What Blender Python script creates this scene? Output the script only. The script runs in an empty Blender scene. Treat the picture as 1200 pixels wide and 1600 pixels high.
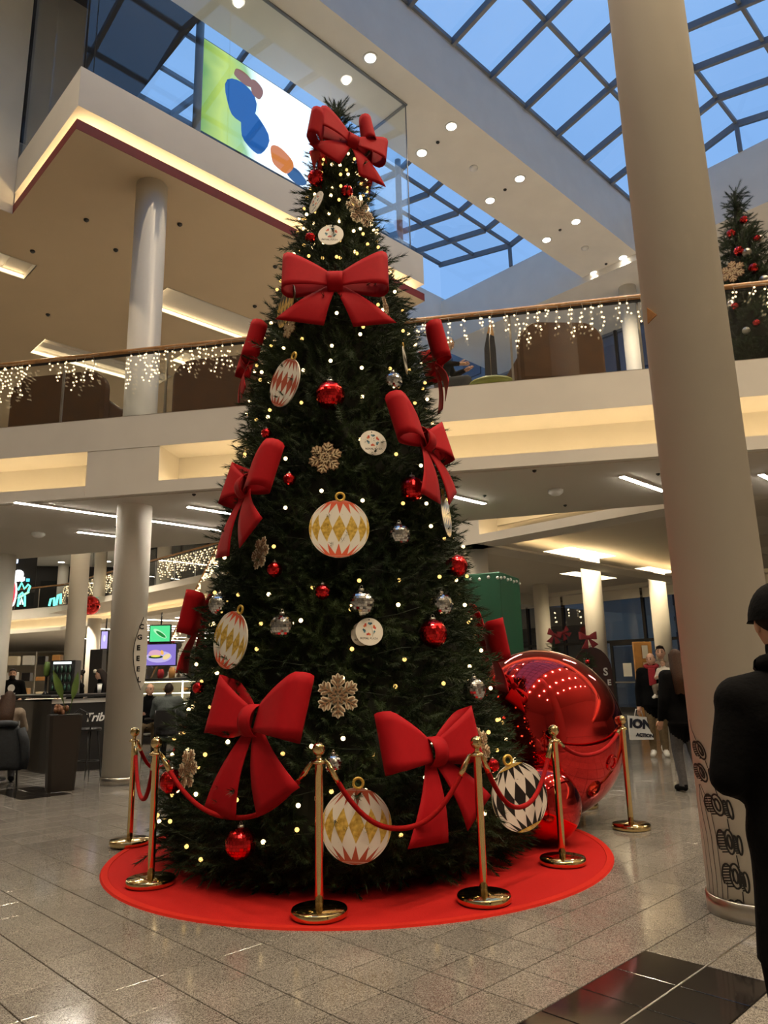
import bpy, bmesh, math, random
import numpy as np
from mathutils import Vector, Matrix, Euler

random.seed(7); RNG = np.random.default_rng(7)
SC = bpy.context.scene
COL = SC.collection

# ------------------------------------------------------------------ camera
F_PX, W_PX, H_PX = 1140.0, 1200.0, 1600.0
CAM_H = 1.4
_zen = np.array([480.0 - 600.0, 800.0 + 4200.0, -F_PX]); _zen /= np.linalg.norm(_zen)
_f = np.array([0, 0, -1.0]); _yw = _f - _zen * _f.dot(_zen); _yw /= np.linalg.norm(_yw)
_xw = np.cross(_yw, _zen)
RC = np.stack([_xw, _yw, _zen])                       # camera axes -> world
cam_d = bpy.data.cameras.new('camera'); cam = bpy.data.objects.new('camera', cam_d); COL.objects.link(cam)
cam_d.sensor_fit = 'VERTICAL'; cam_d.sensor_height = 36.0; cam_d.sensor_width = 27.0
cam_d.lens = F_PX / H_PX * 36.0; cam_d.clip_end = 300.0; cam_d.clip_start = 0.05
_m = Matrix.Identity(4)
for i in range(3):
    for j in range(3): _m[i][j] = RC[i, j]
_m.translation = (0, 0, CAM_H)
cam.matrix_world = _m
SC.camera = cam

# ------------------------------------------------------------------ world (dusk sky) + colour management
wd = bpy.data.worlds.new('dusk_sky'); SC.world = wd; wd.use_nodes = True
nt = wd.node_tree; nt.nodes.clear()
_tc = nt.nodes.new('ShaderNodeTexCoord'); _ns = nt.nodes.new('ShaderNodeTexNoise')
_ns.inputs['Scale'].default_value = 2.2; _ns.inputs['Detail'].default_value = 5
_cr = nt.nodes.new('ShaderNodeValToRGB')
_cr.color_ramp.elements[0].position = .3; _cr.color_ramp.elements[0].color = (.165, .335, .66, 1)
_cr.color_ramp.elements[1].position = .75; _cr.color_ramp.elements[1].color = (.27, .45, .76, 1)
_bg = nt.nodes.new('ShaderNodeBackground'); _bg.inputs['Strength'].default_value = 1.3
_wo = nt.nodes.new('ShaderNodeOutputWorld')
nt.links.new(_tc.outputs['Generated'], _ns.inputs['Vector']); nt.links.new(_ns.outputs['Fac'], _cr.inputs['Fac'])
nt.links.new(_cr.outputs['Color'], _bg.inputs['Color']); nt.links.new(_bg.outputs['Background'], _wo.inputs['Surface'])
SC.view_settings.view_transform = 'Standard'; SC.view_settings.look = 'None'
SC.view_settings.gamma = 1.0; SC.view_settings.use_curve_mapping = False
SC.view_settings.exposure = 0.0
SC.cycles.max_bounces = 7; SC.cycles.diffuse_bounces = 4; SC.cycles.glossy_bounces = 4
SC.cycles.transparent_max_bounces = 12; SC.cycles.transmission_bounces = 3
SC.cycles.caustics_reflective = False; SC.cycles.caustics_refractive = False
SC.cycles.sample_clamp_indirect = 4.0

# light levels (watts / emission strengths), hall fixtures and added spots
L_DOWN = 820.0      # spot in the hall ceiling
L_CANOPY = 800.0    # spot under the lower ceilings
E_LINE = 130.0        # linear fittings
E_COVE = 20.0        # LED strips in coves
E_SQ = 22.0          # square recessed fittings
WARM = (1.0, .79, .53); WARMW = (1.0, .84, .62)

# ------------------------------------------------------------------ plan helpers
_a = math.radians(45.5)
U = np.array([math.sin(_a), math.cos(_a), 0.0]); V = np.array([-math.cos(_a), math.sin(_a), 0.0])
ROT_U = math.atan2(U[1], U[0])                        # rotation that maps local x to U, local y to V
CAMP = np.array([0, 0, CAM_H])
def W(u, v, z=0.0): return U * u + V * v + np.array([0, 0, z])
def ray(x, y): return RC @ np.array([x - 600.0, 800.0 - y, -F_PX])
def at_z(x, y, z): d = ray(x, y); return CAMP + d * ((z - CAM_H) / d[2])
def at_y(x, y, Y): d = ray(x, y); return CAMP + d * (Y / d[1])
def uvz(p): return float(np.dot(p, U)), float(np.dot(p, V)), float(p[2])

ORD = ['first', 'second', 'third', 'fourth', 'fifth', 'sixth', 'seventh', 'eighth', 'ninth', 'tenth', 'eleventh', 'twelfth']
# ------------------------------------------------------------------ object helpers
def tag(o, label=None, cat=None, group=None, kind=None):
    if label: o['label'] = label
    if cat: o['category'] = cat
    if group: o['group'] = group
    if kind: o['kind'] = kind
    return o
def thing(name, label, cat, loc=(0, 0, 0), rotz=0.0, group=None, rot=None, scale=None):
    o = bpy.data.objects.new(name, None); COL.objects.link(o); o.empty_display_size = .1
    o.location = Vector([float(c) for c in loc]); o.rotation_euler = rot if rot is not None else (0, 0, rotz)
    if scale: o.scale = (scale,) * 3
    return tag(o, label, cat, group)
def copy_tree(root, label=None, loc=None, rot=None, scale=None):
    c = root.copy(); COL.objects.link(c)
    if label: c['label'] = label
    if loc is not None: c.location = Vector([float(k) for k in loc])
    if rot is not None: c.rotation_euler = rot
    if scale: c.scale = (scale,) * 3
    for ch in list(root.children):
        d = ch.copy(); COL.objects.link(d); d.parent = c
        for g in list(ch.children):
            e = g.copy(); COL.objects.link(e); e.parent = d
    return c
class MB:
    """collects faces and links them as one mesh object"""
    def __init__(s): s.v = []; s.f = []; s.m = []; s.sm = []
    def add(s, vs, fs, m=0, smooth=False):
        b = len(s.v); s.v += [tuple(float(c) for c in p) for p in vs]
        s.f += [tuple(b + i for i in f) for f in fs]; s.m += [m] * len(fs); s.sm += [smooth] * len(fs); return s
    def box(s, c, d, m=0, rz=0.0, bev=0.0):
        x, y, z = d[0] / 2, d[1] / 2, d[2] / 2
        if bev > 0:
            b = min(bev, x * .9, y * .9, z * .9); pts = []
            prof = [(-z, -b), (-z + b, 0), (z - b, 0), (z, -b)]
            for zz, ins in prof:
                X, Y = x + ins, y + ins
                for sx, sy, k in ((1, 1, 0), (-1, 1, 1), (-1, -1, 0), (1, -1, 1)):
                    q = [(X, Y - b), (X - b, Y)]
                    if k: q = q[::-1]
                    for a, bb in q: pts.append((sx * a, sy * bb, zz))
            fs = []
            for r in range(3):
                for i in range(8): j = (i + 1) % 8; fs.append((r * 8 + i, r * 8 + j, r * 8 + 8 + j, r * 8 + 8 + i))
            fs.append(tuple(range(7, -1, -1))); fs.append(tuple(range(24, 32)))
        else:
            pts = [(sx * x, sy * y, sz * z) for sz in (-1, 1) for sx, sy in ((-1, -1), (1, -1), (1, 1), (-1, 1))]
            fs = [(3, 2, 1, 0), (4, 5, 6, 7), (0, 1, 5, 4), (1, 2, 6, 5), (2, 3, 7, 6), (3, 0, 4, 7)]
        cs, sn = math.cos(rz), math.sin(rz)
        return s.add([(c[0] + p[0] * cs - p[1] * sn, c[1] + p[0] * sn + p[1] * cs, c[2] + p[2]) for p in pts], fs, m)
    def prism(s, poly, z0, z1, m=0):
        n = len(poly)
        a = sum(poly[i][0] * poly[(i + 1) % n][1] - poly[(i + 1) % n][0] * poly[i][1] for i in range(n))
        if a < 0: poly = poly[::-1]
        vs = [(p[0], p[1], z0) for p in poly] + [(p[0], p[1], z1) for p in poly]
        fs = [tuple(range(n - 1, -1, -1)), tuple(range(n, 2 * n))] + [(i, (i + 1) % n, n + (i + 1) % n, n + i) for i in range(n)]
        return s.add(vs, fs, m)
    def quad(s, a, b, c, d, m=0): return s.add([a, b, c, d], [(0, 1, 2, 3)], m)
    def tube(s, path, r, n=8, m=0, cap=True, smooth=True):
        P = [np.array(p, float) for p in path]; k = len(P)
        rs = r if hasattr(r, '__len__') else [r] * k
        vs = []; prev = None
        for i, p in enumerate(P):
            t = P[min(i + 1, k - 1)] - P[max(i - 1, 0)]; t /= (np.linalg.norm(t) + 1e-9)
            if prev is None:
                a = np.array([0, 0, 1.0]) if abs(t[2]) < .9 else np.array([1.0, 0, 0])
                e1 = np.cross(t, a)
            else: e1 = prev - t * prev.dot(t)
            e1 /= (np.linalg.norm(e1) + 1e-9); prev = e1; e2 = np.cross(t, e1)
            for j in range(n):
                q = 2 * math.pi * j / n; vs.append(p + (e1 * math.cos(q) + e2 * math.sin(q)) * rs[i])
        fs = [(i * n + j, i * n + (j + 1) % n, (i + 1) * n + (j + 1) % n, (i + 1) * n + j) for i in range(k - 1) for j in range(n)]
        s.add(vs, fs, m, smooth)
        if cap:
            b = len(s.v) - k * n
            s.f += [tuple(b + j for j in range(n - 1, -1, -1)), tuple(b + (k - 1) * n + j for j in range(n))]; s.m += [m, m]; s.sm += [False, False]
        return s
    def lathe(s, prof, n=24, c=(0, 0, 0), m=0, smooth=True, mseg=None):
        vs = []; k = len(prof)
        for r, z in prof:
            for j in range(n):
                q = 2 * math.pi * j / n; vs.append((c[0] + r * math.cos(q), c[1] + r * math.sin(q), c[2] + z))
        b = len(s.v)
        s.v += [tuple(float(x) for x in p) for p in vs]
        for i in range(k - 1):
            for j in range(n):
                s.f.append((b + i * n + j, b + i * n + (j + 1) % n, b + (i + 1) * n + (j + 1) % n, b + (i + 1) * n + j))
                s.m.append(mseg[i] if mseg else m); s.sm.append(smooth)
        for i, rev in ((0, True), (k - 1, False)):
            if prof[i][0] > 1e-5:
                idx = [b + i * n + j for j in range(n)]
                s.f.append(tuple(idx[::-1] if rev else idx)); s.m.append(m if not mseg else mseg[0 if i == 0 else -1]); s.sm.append(False)
        return s
    def ball(s, c, r, n=16, k=10, m=0, sc=(1, 1, 1), smooth=True):
        vs = []; fs = []
        for i in range(k + 1):
            th = math.pi * i / k
            for j in range(n):
                q = 2 * math.pi * j / n
                vs.append((c[0] + r * sc[0] * math.sin(th) * math.cos(q), c[1] + r * sc[1] * math.sin(th) * math.sin(q), c[2] + r * sc[2] * math.cos(th)))
        for i in range(k):
            for j in range(n): fs.append((i * n + j, (i + 1) * n + j, (i + 1) * n + (j + 1) % n, i * n + (j + 1) % n))
        return s.add(vs, fs, m, smooth)
    def mesh(s, name, mats):
        me = bpy.data.meshes.new(name); me.from_pydata(s.v, [], s.f)
        for mm in (mats if isinstance(mats, (list, tuple)) else [mats]): me.materials.append(mm)
        me.polygons.foreach_set('material_index', s.m); me.polygons.foreach_set('use_smooth', s.sm); me.update()
        return me
    def build(s, name, mats, parent=None, kind=None, label=None):
        return link(name, s.mesh(name, mats), parent, kind, label)
def link(name, me, parent=None, kind=None, label=None):
    o = bpy.data.objects.new(name, me); COL.objects.link(o)
    if parent is not None: o.parent = parent
    if kind: o['kind'] = kind
    if label: o['label'] = label
    return o
def np_mesh(name, verts, faces, mat):
    """verts (n,3), faces (m,k) numpy"""
    me = bpy.data.meshes.new(name); n, k = faces.shape
    me.vertices.add(len(verts)); me.vertices.foreach_set('co', np.ascontiguousarray(verts, dtype=np.float32).ravel())
    me.loops.add(n * k); me.loops.foreach_set('vertex_index', np.ascontiguousarray(faces, dtype=np.int32).ravel())
    me.polygons.add(n); me.polygons.foreach_set('loop_start', np.arange(0, n * k, k, dtype=np.int32))
    me.update(calc_edges=True); me.materials.append(mat); return me
def text_mesh(body, size, ext=.002, mat=None, align='CENTER', bold=0.0, shear=0.0):
    cu = bpy.data.curves.new('txt', 'FONT'); cu.body = body; cu.size = size; cu.extrude = ext; cu.align_x = align; cu.align_y = 'CENTER'
    cu.offset = bold; cu.shear = shear; cu.resolution_u = 3
    o = bpy.data.objects.new('txt', cu); COL.objects.link(o)
    bpy.context.view_layer.update()
    me = bpy.data.meshes.new_from_object(o.evaluated_get(bpy.context.evaluated_depsgraph_get()))
    bpy.data.objects.remove(o); me.materials.clear()
    if mat: me.materials.append(mat)
    me.transform(Matrix.Rotation(math.pi / 2, 4, 'X'))          # upright, read from -Y
    return me
def spot(loc, watts, deg=110, col=WARM, rad=.08, blend=.7, parent=None, name='lamp_light', aim=None):
    ld = bpy.data.lights.new(name, 'SPOT'); ld.energy = watts; ld.spot_size = math.radians(deg); ld.spot_blend = blend
    ld.color = col; ld.shadow_soft_size = rad
    o = bpy.data.objects.new(name, ld); COL.objects.link(o); o.location = Vector([float(c) for c in loc])
    if aim is not None: o.rotation_euler = (Vector(aim) - o.location).to_track_quat('-Z', 'Y').to_euler()
    if parent is not None: o.parent = parent
    return o

# ------------------------------------------------------------------ materials
def mat(name, col, rough=.6, metal=0.0, spec=.5, noise=0.0, nscale=8.0, bump=0.0, bscale=40.0, col2=None, emit=None, es=0.0, coat=0.0, sheen=0.0, aniso=None):
    m = bpy.data.materials.new(name); m.use_nodes = True; n = m.node_tree; b = n.nodes['Principled BSDF']
    b.inputs['Base Color'].default_value = (*col, 1); b.inputs['Roughness'].default_value = rough
    b.inputs['Metallic'].default_value = metal; b.inputs['Specular IOR Level'].default_value = spec
    b.inputs['Coat Weight'].default_value = coat
    if sheen: b.inputs['Sheen Weight'].default_value = sheen
    if emit: b.inputs['Emission Color'].default_value = (*emit, 1); b.inputs['Emission Strength'].default_value = es
    if noise or bump:
        tc = n.nodes.new('ShaderNodeTexCoord')
        if noise:
            t = n.nodes.new('ShaderNodeTexNoise'); t.inputs['Scale'].default_value = nscale; t.inputs['Detail'].default_value = 4
            r = n.nodes.new('ShaderNodeValToRGB')
            c2 = col2 if col2 else tuple(c * (1 - noise) for c in col)
            r.color_ramp.elements[0].position = .35; r.color_ramp.elements[0].color = (*c2, 1)
            r.color_ramp.elements[1].position = .65; r.color_ramp.elements[1].color = (*col, 1)
            n.links.new(tc.outputs['Object'], t.inputs['Vector']); n.links.new(t.outputs['Fac'], r.inputs['Fac'])
            n.links.new(r.outputs['Color'], b.inputs['Base Color'])
        if bump:
            t2 = n.nodes.new('ShaderNodeTexNoise'); t2.inputs['Scale'].default_value = bscale; t2.inputs['Detail'].default_value = 3
            bp = n.nodes.new('ShaderNodeBump'); bp.inputs['Strength'].default_value = bump; bp.inputs['Distance'].default_value = .01
            n.links.new(tc.outputs['Object'], t2.inputs['Vector']); n.links.new(t2.outputs['Fac'], bp.inputs['Height'])
            n.links.new(bp.outputs['Normal'], b.inputs['Normal'])
    return m
def emis(name, col, s):
    m = bpy.data.materials.new(name); m.use_nodes = True; n = m.node_tree; n.nodes.clear()
    e = n.nodes.new('ShaderNodeEmission'); e.inputs['Color'].default_value = (*col, 1); e.inputs['Strength'].default_value = s
    o = n.nodes.new('ShaderNodeOutputMaterial'); n.links.new(e.outputs[0], o.inputs['Surface']); return m
def glass(name, tint=(.92, .96, .97), ior=1.45, boost=0.0):
    m = bpy.data.materials.new(name); m.use_nodes = True; n = m.node_tree; n.nodes.clear()
    def mth(op, *a):
        k = n.nodes.new('ShaderNodeMath'); k.operation = op
        for i, x in enumerate(a):
            if isinstance(x, (int, float)): k.inputs[i].default_value = x
            else: n.links.new(x, k.inputs[i])
        return k.outputs[0]
    ge = n.nodes.new('ShaderNodeNewGeometry'); dt = n.nodes.new('ShaderNodeVectorMath'); dt.operation = 'DOT_PRODUCT'
    n.links.new(ge.outputs['Normal'], dt.inputs[0]); n.links.new(ge.outputs['Incoming'], dt.inputs[1])
    f0 = ((ior - 1) / (ior + 1)) ** 2 + boost
    sch = mth('POWER', mth('SUBTRACT', 1.0, mth('ABSOLUTE', dt.outputs['Value'])), 5.0)
    fac = mth('ADD', mth('MULTIPLY', sch, 1 - f0), f0)
    tr = n.nodes.new('ShaderNodeBsdfTransparent'); tr.inputs['Color'].default_value = (*[math.sqrt(c) for c in tint], 1)
    gl = n.nodes.new('ShaderNodeBsdfGlossy'); gl.inputs['Roughness'].default_value = .01; gl.inputs['Color'].default_value = (1, 1, 1, 1)
    mx = n.nodes.new('ShaderNodeMixShader'); o = n.nodes.new('ShaderNodeOutputMaterial')
    n.links.new(fac, mx.inputs[0])
    n.links.new(tr.outputs[0], mx.inputs[1]); n.links.new(gl.outputs[0], mx.inputs[2]); n.links.new(mx.outputs[0], o.inputs['Surface'])
    return m
M = {}
M['plaster'] = mat('plaster_white', (.80, .765, .70), .75, noise=.05, nscale=1.5, bump=.05, bscale=60)
M['column'] = mat('column_paint', (.82, .78, .70), .58, noise=.04, nscale=1.2, bump=.02, bscale=25)
M['ceil'] = mat('ceiling_paint', (.70, .655, .585), .85, noise=.04, nscale=.8)
M['soffit'] = mat('soffit_paint', (.62, .50, .345), .8, noise=.04, nscale=.8)
M['dark_ceil'] = mat('dark_ceiling', (.035, .033, .035), .8, noise=.1)
M['crimson'] = mat('crimson_band', (.20, .012, .012), .6, noise=.08)
M['alu'] = mat('grey_glazing_bar', (.15, .165, .19), .5, metal=.2, noise=.05)
M['steel'] = mat('brushed_steel', (.62, .58, .52), .28, metal=1.0, noise=.08, nscale=30)
M['black'] = mat('black_lacquer', (.012, .011, .011), .35, noise=.1)
M['blackm'] = mat('black_matt', (.016, .015, .015), .8, noise=.2, bump=.2)
M['gold'] = mat('polished_brass', (.80, .61, .30), .1, metal=1.0, noise=.06, nscale=12)
M['wood'] = mat('oak_handrail', (.44, .215, .075), .38, noise=.35, nscale=14, coat=.2)
M['board'] = mat('light_oak_board', (.60, .30, .09), .5, noise=.15, nscale=6)
M['glass'] = glass('clear_glass', boost=.015)
M['skyglass'] = glass('skylight_glass', (.78, .87, .93))
M['tint'] = glass('tinted_facade_glass', (.48, .53, .58), boost=.05)
M['shopglass'] = glass('shop_glass', (.82, .88, .90), boost=.03)
M['tile'] = None
M['line'] = emis('linear_light', (1, .91, .76), E_LINE); M['line_far'] = emis('linear_light_far', (1, .86, .66), E_LINE * .22)
M['cove'] = emis('led_strip', (1, .70, .34), E_COVE)
M['sq'] = emis('square_diffuser', (1, .80, .50), E_SQ)
M['disc'] = emis('downlight_disc', (1, .90, .72), 14.0)
M['bulb'] = emis('fairy_bulb_warm', (1, .70, .32), 7.0); M['bulb2'] = emis('fairy_bulb_gold', (1, .60, .16), 2.2)
M['bulbw'] = emis('fairy_bulb_white', (1, .74, .40), 2.6)
M['wire'] = mat('clear_wire', (.45, .42, .36), .5)
M['gwire'] = mat('green_wire', (.008, .02, .008), .6)
M['carpet'] = mat('red_carpet', (.46, .012, .010), .95, noise=.22, nscale=180, bump=.5, bscale=500, spec=.15)
M['carpet_edge'] = mat('carpet_binding', (.44, .018, .011), .95, spec=.1, noise=.1, nscale=60)
M['felt'] = mat('red_felt', (.36, .005, .010), .7, noise=.07, nscale=30, spec=.12)
M['rope'] = mat('red_velvet', (.33, .005, .006), .85, noise=.2, nscale=60, spec=.15)
M['redmir'] = mat('red_mirror', (.80, .035, .035), .05, metal=1.0, coat=.3)
M['redfacet'] = mat('red_mosaic_mirror', (.85, .03, .035), .16, metal=1.0)
M['silfacet'] = mat('silver_mosaic_mirror', (.72, .72, .72), .1, metal=1.0)
M['needle'] = mat('fir_needles', (.036, .058, .018), .6, noise=.5, nscale=2.2, col2=(.010, .022, .008), spec=.3)
M['twig'] = mat('dark_twig', (.012, .014, .008), .9, noise=.3)
M['pwhite'] = mat('printed_white', (.78, .74, .66), .45)
M['pcoral'] = mat('printed_coral', (.68, .10, .04), .45)
M['pred'] = mat('printed_brick_red', (.40, .07, .03), .45)
M['pgold'] = mat('gold_foil', (.88, .62, .14), .3, metal=.3, noise=.3, nscale=9, col2=(.55, .33, .05))
M['pblack'] = mat('printed_black', (.012, .01, .009), .4)
M['ply'] = mat('birch_plywood', (.56, .42, .24), .6, noise=.2, nscale=20)
M['plydark'] = mat('tan_plywood', (.30, .17, .085), .6, noise=.2, nscale=20)
M['cream'] = mat('cream_board', (.80, .70, .52), .6, noise=.06)
M['white'] = mat('white_paint', (.80, .79, .76), .5, noise=.03)
M['green'] = mat('dark_green_paint', (.016, .095, .045), .5, noise=.08, nscale=3)
M['teal'] = mat('teal_board', (.045, .20, .21), .55, noise=.1)
M['skin'] = mat('skin', (.58, .33, .22), .55, noise=.08, nscale=20)
M['hair'] = mat('dark_hair', (.018, .010, .007), .6, spec=.15, noise=.4, nscale=90)
M['brown_hair'] = mat('brown_hair', (.042, .018, .008), .6, spec=.15, noise=.5, nscale=90)
M['grey_hair'] = mat('grey_hair', (.36, .33, .30), .7, noise=.3, nscale=90)
M['fair_hair'] = mat('fair_hair', (.26, .15, .07), .6, noise=.3, nscale=90)
M['c_black'] = mat('black_cloth', (.003, .003, .0035), .95, spec=.12, noise=.3, nscale=30, bump=.3, bscale=60)
M['c_char'] = mat('charcoal_cloth', (.035, .035, .037), .9, noise=.3, nscale=30, bump=.3)
M['c_blue'] = mat('grey_denim', (.065, .062, .065), .9, noise=.3, nscale=50, bump=.2)
M['c_navy'] = mat('navy_padded_cloth', (.022, .027, .034), .75, noise=.3, nscale=20, bump=.3)
M['c_green'] = mat('grey_green_knit', (.075, .085, .078), .95, noise=.25, nscale=60, bump=.4)
M['c_khaki'] = mat('khaki_cloth', (.17, .115, .055), .9, noise=.2, nscale=30)
M['c_red'] = mat('red_cloth', (.34, .018, .026), .9, noise=.2, nscale=30)
M['c_cream'] = mat('cream_cloth', (.62, .55, .45), .9, noise=.15, nscale=30)
M['c_taupe'] = mat('taupe_cloth', (.22, .17, .125), .95, noise=.2, nscale=40)
M['leaf'] = mat('broad_leaf', (.10, .17, .03), .4, noise=.3, nscale=8)
M['planter'] = mat('dark_brown_planter', (.022, .016, .012), .45, noise=.1)
M['leather'] = mat('cognac_leather', (.085, .034, .009), .6, spec=.25, noise=.3, nscale=6, bump=.15)
M['darkgreen_up'] = mat('bottle_green_fabric', (.02, .035, .026), .8, noise=.2)
M['bldg'] = mat('street_facade', (.16, .17, .19), .8, noise=.25, nscale=1.0)
M['bldgwin'] = mat('street_window', (.05, .06, .085), .2, noise=.2)
M['paper'] = mat('paper', (.78, .76, .72), .7)
M['maroon'] = mat('maroon_board', (.045, .012, .010), .6, noise=.15)

def tile_mat(name, base, dark, light, rough, grid=False):
    """speckled granite; grid=True adds the joints of the tiling beyond the built tiles"""
    m = bpy.data.materials.new(name); m.use_nodes = True; n = m.node_tree; b = n.nodes['Principled BSDF']
    geo = n.nodes.new('ShaderNodeNewGeometry')
    def noise(sc, det=2):
        t = n.nodes.new('ShaderNodeTexNoise'); t.inputs['Scale'].default_value = sc; t.inputs['Detail'].default_value = det
        n.links.new(geo.outputs['Position'], t.inputs['Vector']); return t
    t1, t2 = noise(125, 1), noise(3.0, 3)
    r = n.nodes.new('ShaderNodeValToRGB'); e = r.color_ramp.elements
    e[0].position = .24; e[0].color = (*dark, 1); e[1].position = .78; e[1].color = (*light, 1)
    k = r.color_ramp.elements.new(.5); k.color = (*base, 1)
    vo = n.nodes.new('ShaderNodeTexVoronoi'); vo.inputs['Scale'].default_value = 260; n.links.new(geo.outputs['Position'], vo.inputs['Vector'])
    vs_ = n.nodes.new('ShaderNodeSeparateColor'); n.links.new(vo.outputs['Color'], vs_.inputs[0])
    av = n.nodes.new('ShaderNodeMix'); av.inputs[0].default_value = .62; n.links.new(t1.outputs['Fac'], av.inputs[2]); n.links.new(vs_.outputs[0], av.inputs[3])
    n.links.new(av.outputs[0], r.inputs['Fac'])
    mx = n.nodes.new('ShaderNodeMix'); mx.data_type = 'RGBA'; mx.blend_type = 'MULTIPLY'; mx.inputs[0].default_value = .35
    n.links.new(r.outputs['Color'], mx.inputs[6]); n.links.new(t2.outputs['Fac'], mx.inputs[7])
    out = mx.outputs[2]
    oi = n.nodes.new('ShaderNodeObjectInfo'); mp = n.nodes.new('ShaderNodeMapRange'); mp.inputs[3].default_value = .88; mp.inputs[4].default_value = 1.08
    n.links.new(oi.outputs['Random'], mp.inputs[0])
    vm = n.nodes.new('ShaderNodeVectorMath'); vm.operation = 'SCALE'
    n.links.new(out, vm.inputs[0]); n.links.new(mp.outputs[0], vm.inputs['Scale']); out = vm.outputs[0]
    if grid:
        vr = n.nodes.new('ShaderNodeVectorRotate'); vr.rotation_type = 'Z_AXIS'; vr.inputs['Angle'].default_value = -ROT_U
        n.links.new(geo.outputs['Position'], vr.inputs['Vector'])
        sp = n.nodes.new('ShaderNodeSeparateXYZ'); n.links.new(vr.outputs[0], sp.inputs[0])
        def line(sock, off):
            a1 = n.nodes.new('ShaderNodeMath'); a1.operation = 'SUBTRACT'; a1.inputs[1].default_value = off; n.links.new(sock, a1.inputs[0])
            a2 = n.nodes.new('ShaderNodeMath'); a2.operation = 'PINGPONG'; a2.inputs[1].default_value = TP / 2; n.links.new(a1.outputs[0], a2.inputs[0])
            a3 = n.nodes.new('ShaderNodeMath'); a3.operation = 'LESS_THAN'; a3.inputs[1].default_value = .004; n.links.new(a2.outputs[0], a3.inputs[0]); return a3.outputs[0]
        mxx = n.nodes.new('ShaderNodeMath'); mxx.operation = 'MAXIMUM'
        n.links.new(line(sp.outputs[0], TU0), mxx.inputs[0]); n.links.new(line(sp.outputs[1], TV0), mxx.inputs[1])
        m2 = n.nodes.new('ShaderNodeMix'); m2.data_type = 'RGBA'; m2.inputs[7].default_value = (.05, .043, .035, 1)
        n.links.new(mxx.outputs[0], m2.inputs[0]); n.links.new(out, m2.inputs[6]); out = m2.outputs[2]
    n.links.new(out, b.inputs['Base Color'])
    b.inputs['Roughness'].default_value = rough; b.inputs['Specular IOR Level'].default_value = .5
    return m
TP, TU0, TV0 = .316, 3.855, 1.761
M['tile'] = tile_mat('granite_tile', (.21, .193, .172), (.085, .076, .066), (.345, .32, .288), .13)
M['tile_far'] = tile_mat('granite_tiling', (.21, .193, .172), (.10, .09, .078), (.32, .295, .265), .13, True)
M['tile_dark'] = tile_mat('black_granite_tile', (.012, .010, .010), (.005, .004, .004), (.03, .026, .024), .09)
M['grout'] = mat('dark_grout', (.055, .047, .038), .9, noise=.2)
# ================================================================== FLOOR
I0, I1, J0, J1 = -15, 36, -9, 42
fu0, fu1, fv0, fv1 = TU0 + TP * I0, TU0 + TP * I1, TV0 + TP * J0, TV0 + TP * J1
CARPET_C, CARPET_R = (-.27, 6.65), 2.06
b = MB()
b.quad(W(fu0, fv0, -.008), W(fu1, fv0, -.008), W(fu1, fv1, -.008), W(fu0, fv1, -.008), 0)
BIGL, BIGH = -40.0, 75.0
for (a0, a1, c0, c1) in ((BIGL, fu0, BIGL, BIGH), (fu1, BIGH, BIGL, BIGH), (fu0, fu1, BIGL, fv0), (fu0, fu1, fv1, BIGH)):
    b.quad(W(a0, c0), W(a1, c0), W(a1, c1), W(a0, c1), 1)
floor = b.build('floor', [M['grout'], M['tile_far']], kind='structure')
floor['label'] = 'speckled grey granite tiled mall floor with a polished sheen'
def tile_faces(bm, u, v, half=.1550, c=.002):
    P = []
    for z, h in ((-.008, half), (-c, half), (0.0, half - c)):
        for sx, sy in ((-1, -1), (1, -1), (1, 1), (-1, 1)): P.append((u + sx * h, v + sy * h, z))
    fs = [(8, 9, 10, 11)]
    for r in (0, 4):
        for i in range(4): fs.append((r + i, r + (i + 1) % 4, r + 4 + (i + 1) % 4, r + 4 + i))
    bm.add(P, fs)
_tb = MB(); tile_faces(_tb, 0, 0)
tile_me = _tb.mesh('floor_tile', M['tile']); tile_dark_me = _tb.mesh('black_tile', M['tile_dark'])
def is_dark(u, v): return (2.6 < u < 3.86 and 1.44 < v < 2.08) or (3.53 < u < 4.18 and 10.28 < v < 11.57)
cells = []
for i in range(I0, I1):
    for j in range(J0, J1):
        u, v = TU0 + TP * (i + .5), TV0 + TP * (j + .5); p = W(u, v)
        c = RC.T @ (p - CAMP); vis = False
        if -c[2] > .5:
            x, y = 600 + F_PX * c[0] / -c[2], 800 - F_PX * c[1] / -c[2]
            vis = -60 < x < 1260 and y < 1680 and math.hypot(p[0] - CARPET_C[0], p[1] - CARPET_C[1]) > CARPET_R - .2
        cells.append((not vis, math.hypot(p[0], p[1]), u, v))
cells.sort()
rest = MB(); n_ind = 0
for hid, d, u, v in cells:
    dk = is_dark(u, v)
    if dk or n_ind < 296:
        if not dk: n_ind += 1
        o = link('floor_tile', tile_dark_me if dk else tile_me, floor); o.location = Vector(W(u, v, 0)); o.rotation_euler = (0, 0, ROT_U)
        if dk: o['label'] = 'polished black granite tile'
    else: tile_faces(rest, u, v)
ro = rest.build('tile_field', M['tile'], floor, kind='stuff'); ro.rotation_euler = (0, 0, ROT_U)
b = MB(); b.box((4.4, TV0, .001), (7.0, .009, .003)); o = b.build('trim_1', M['steel'], kind='structure'); o.rotation_euler = (0, 0, ROT_U)

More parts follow.
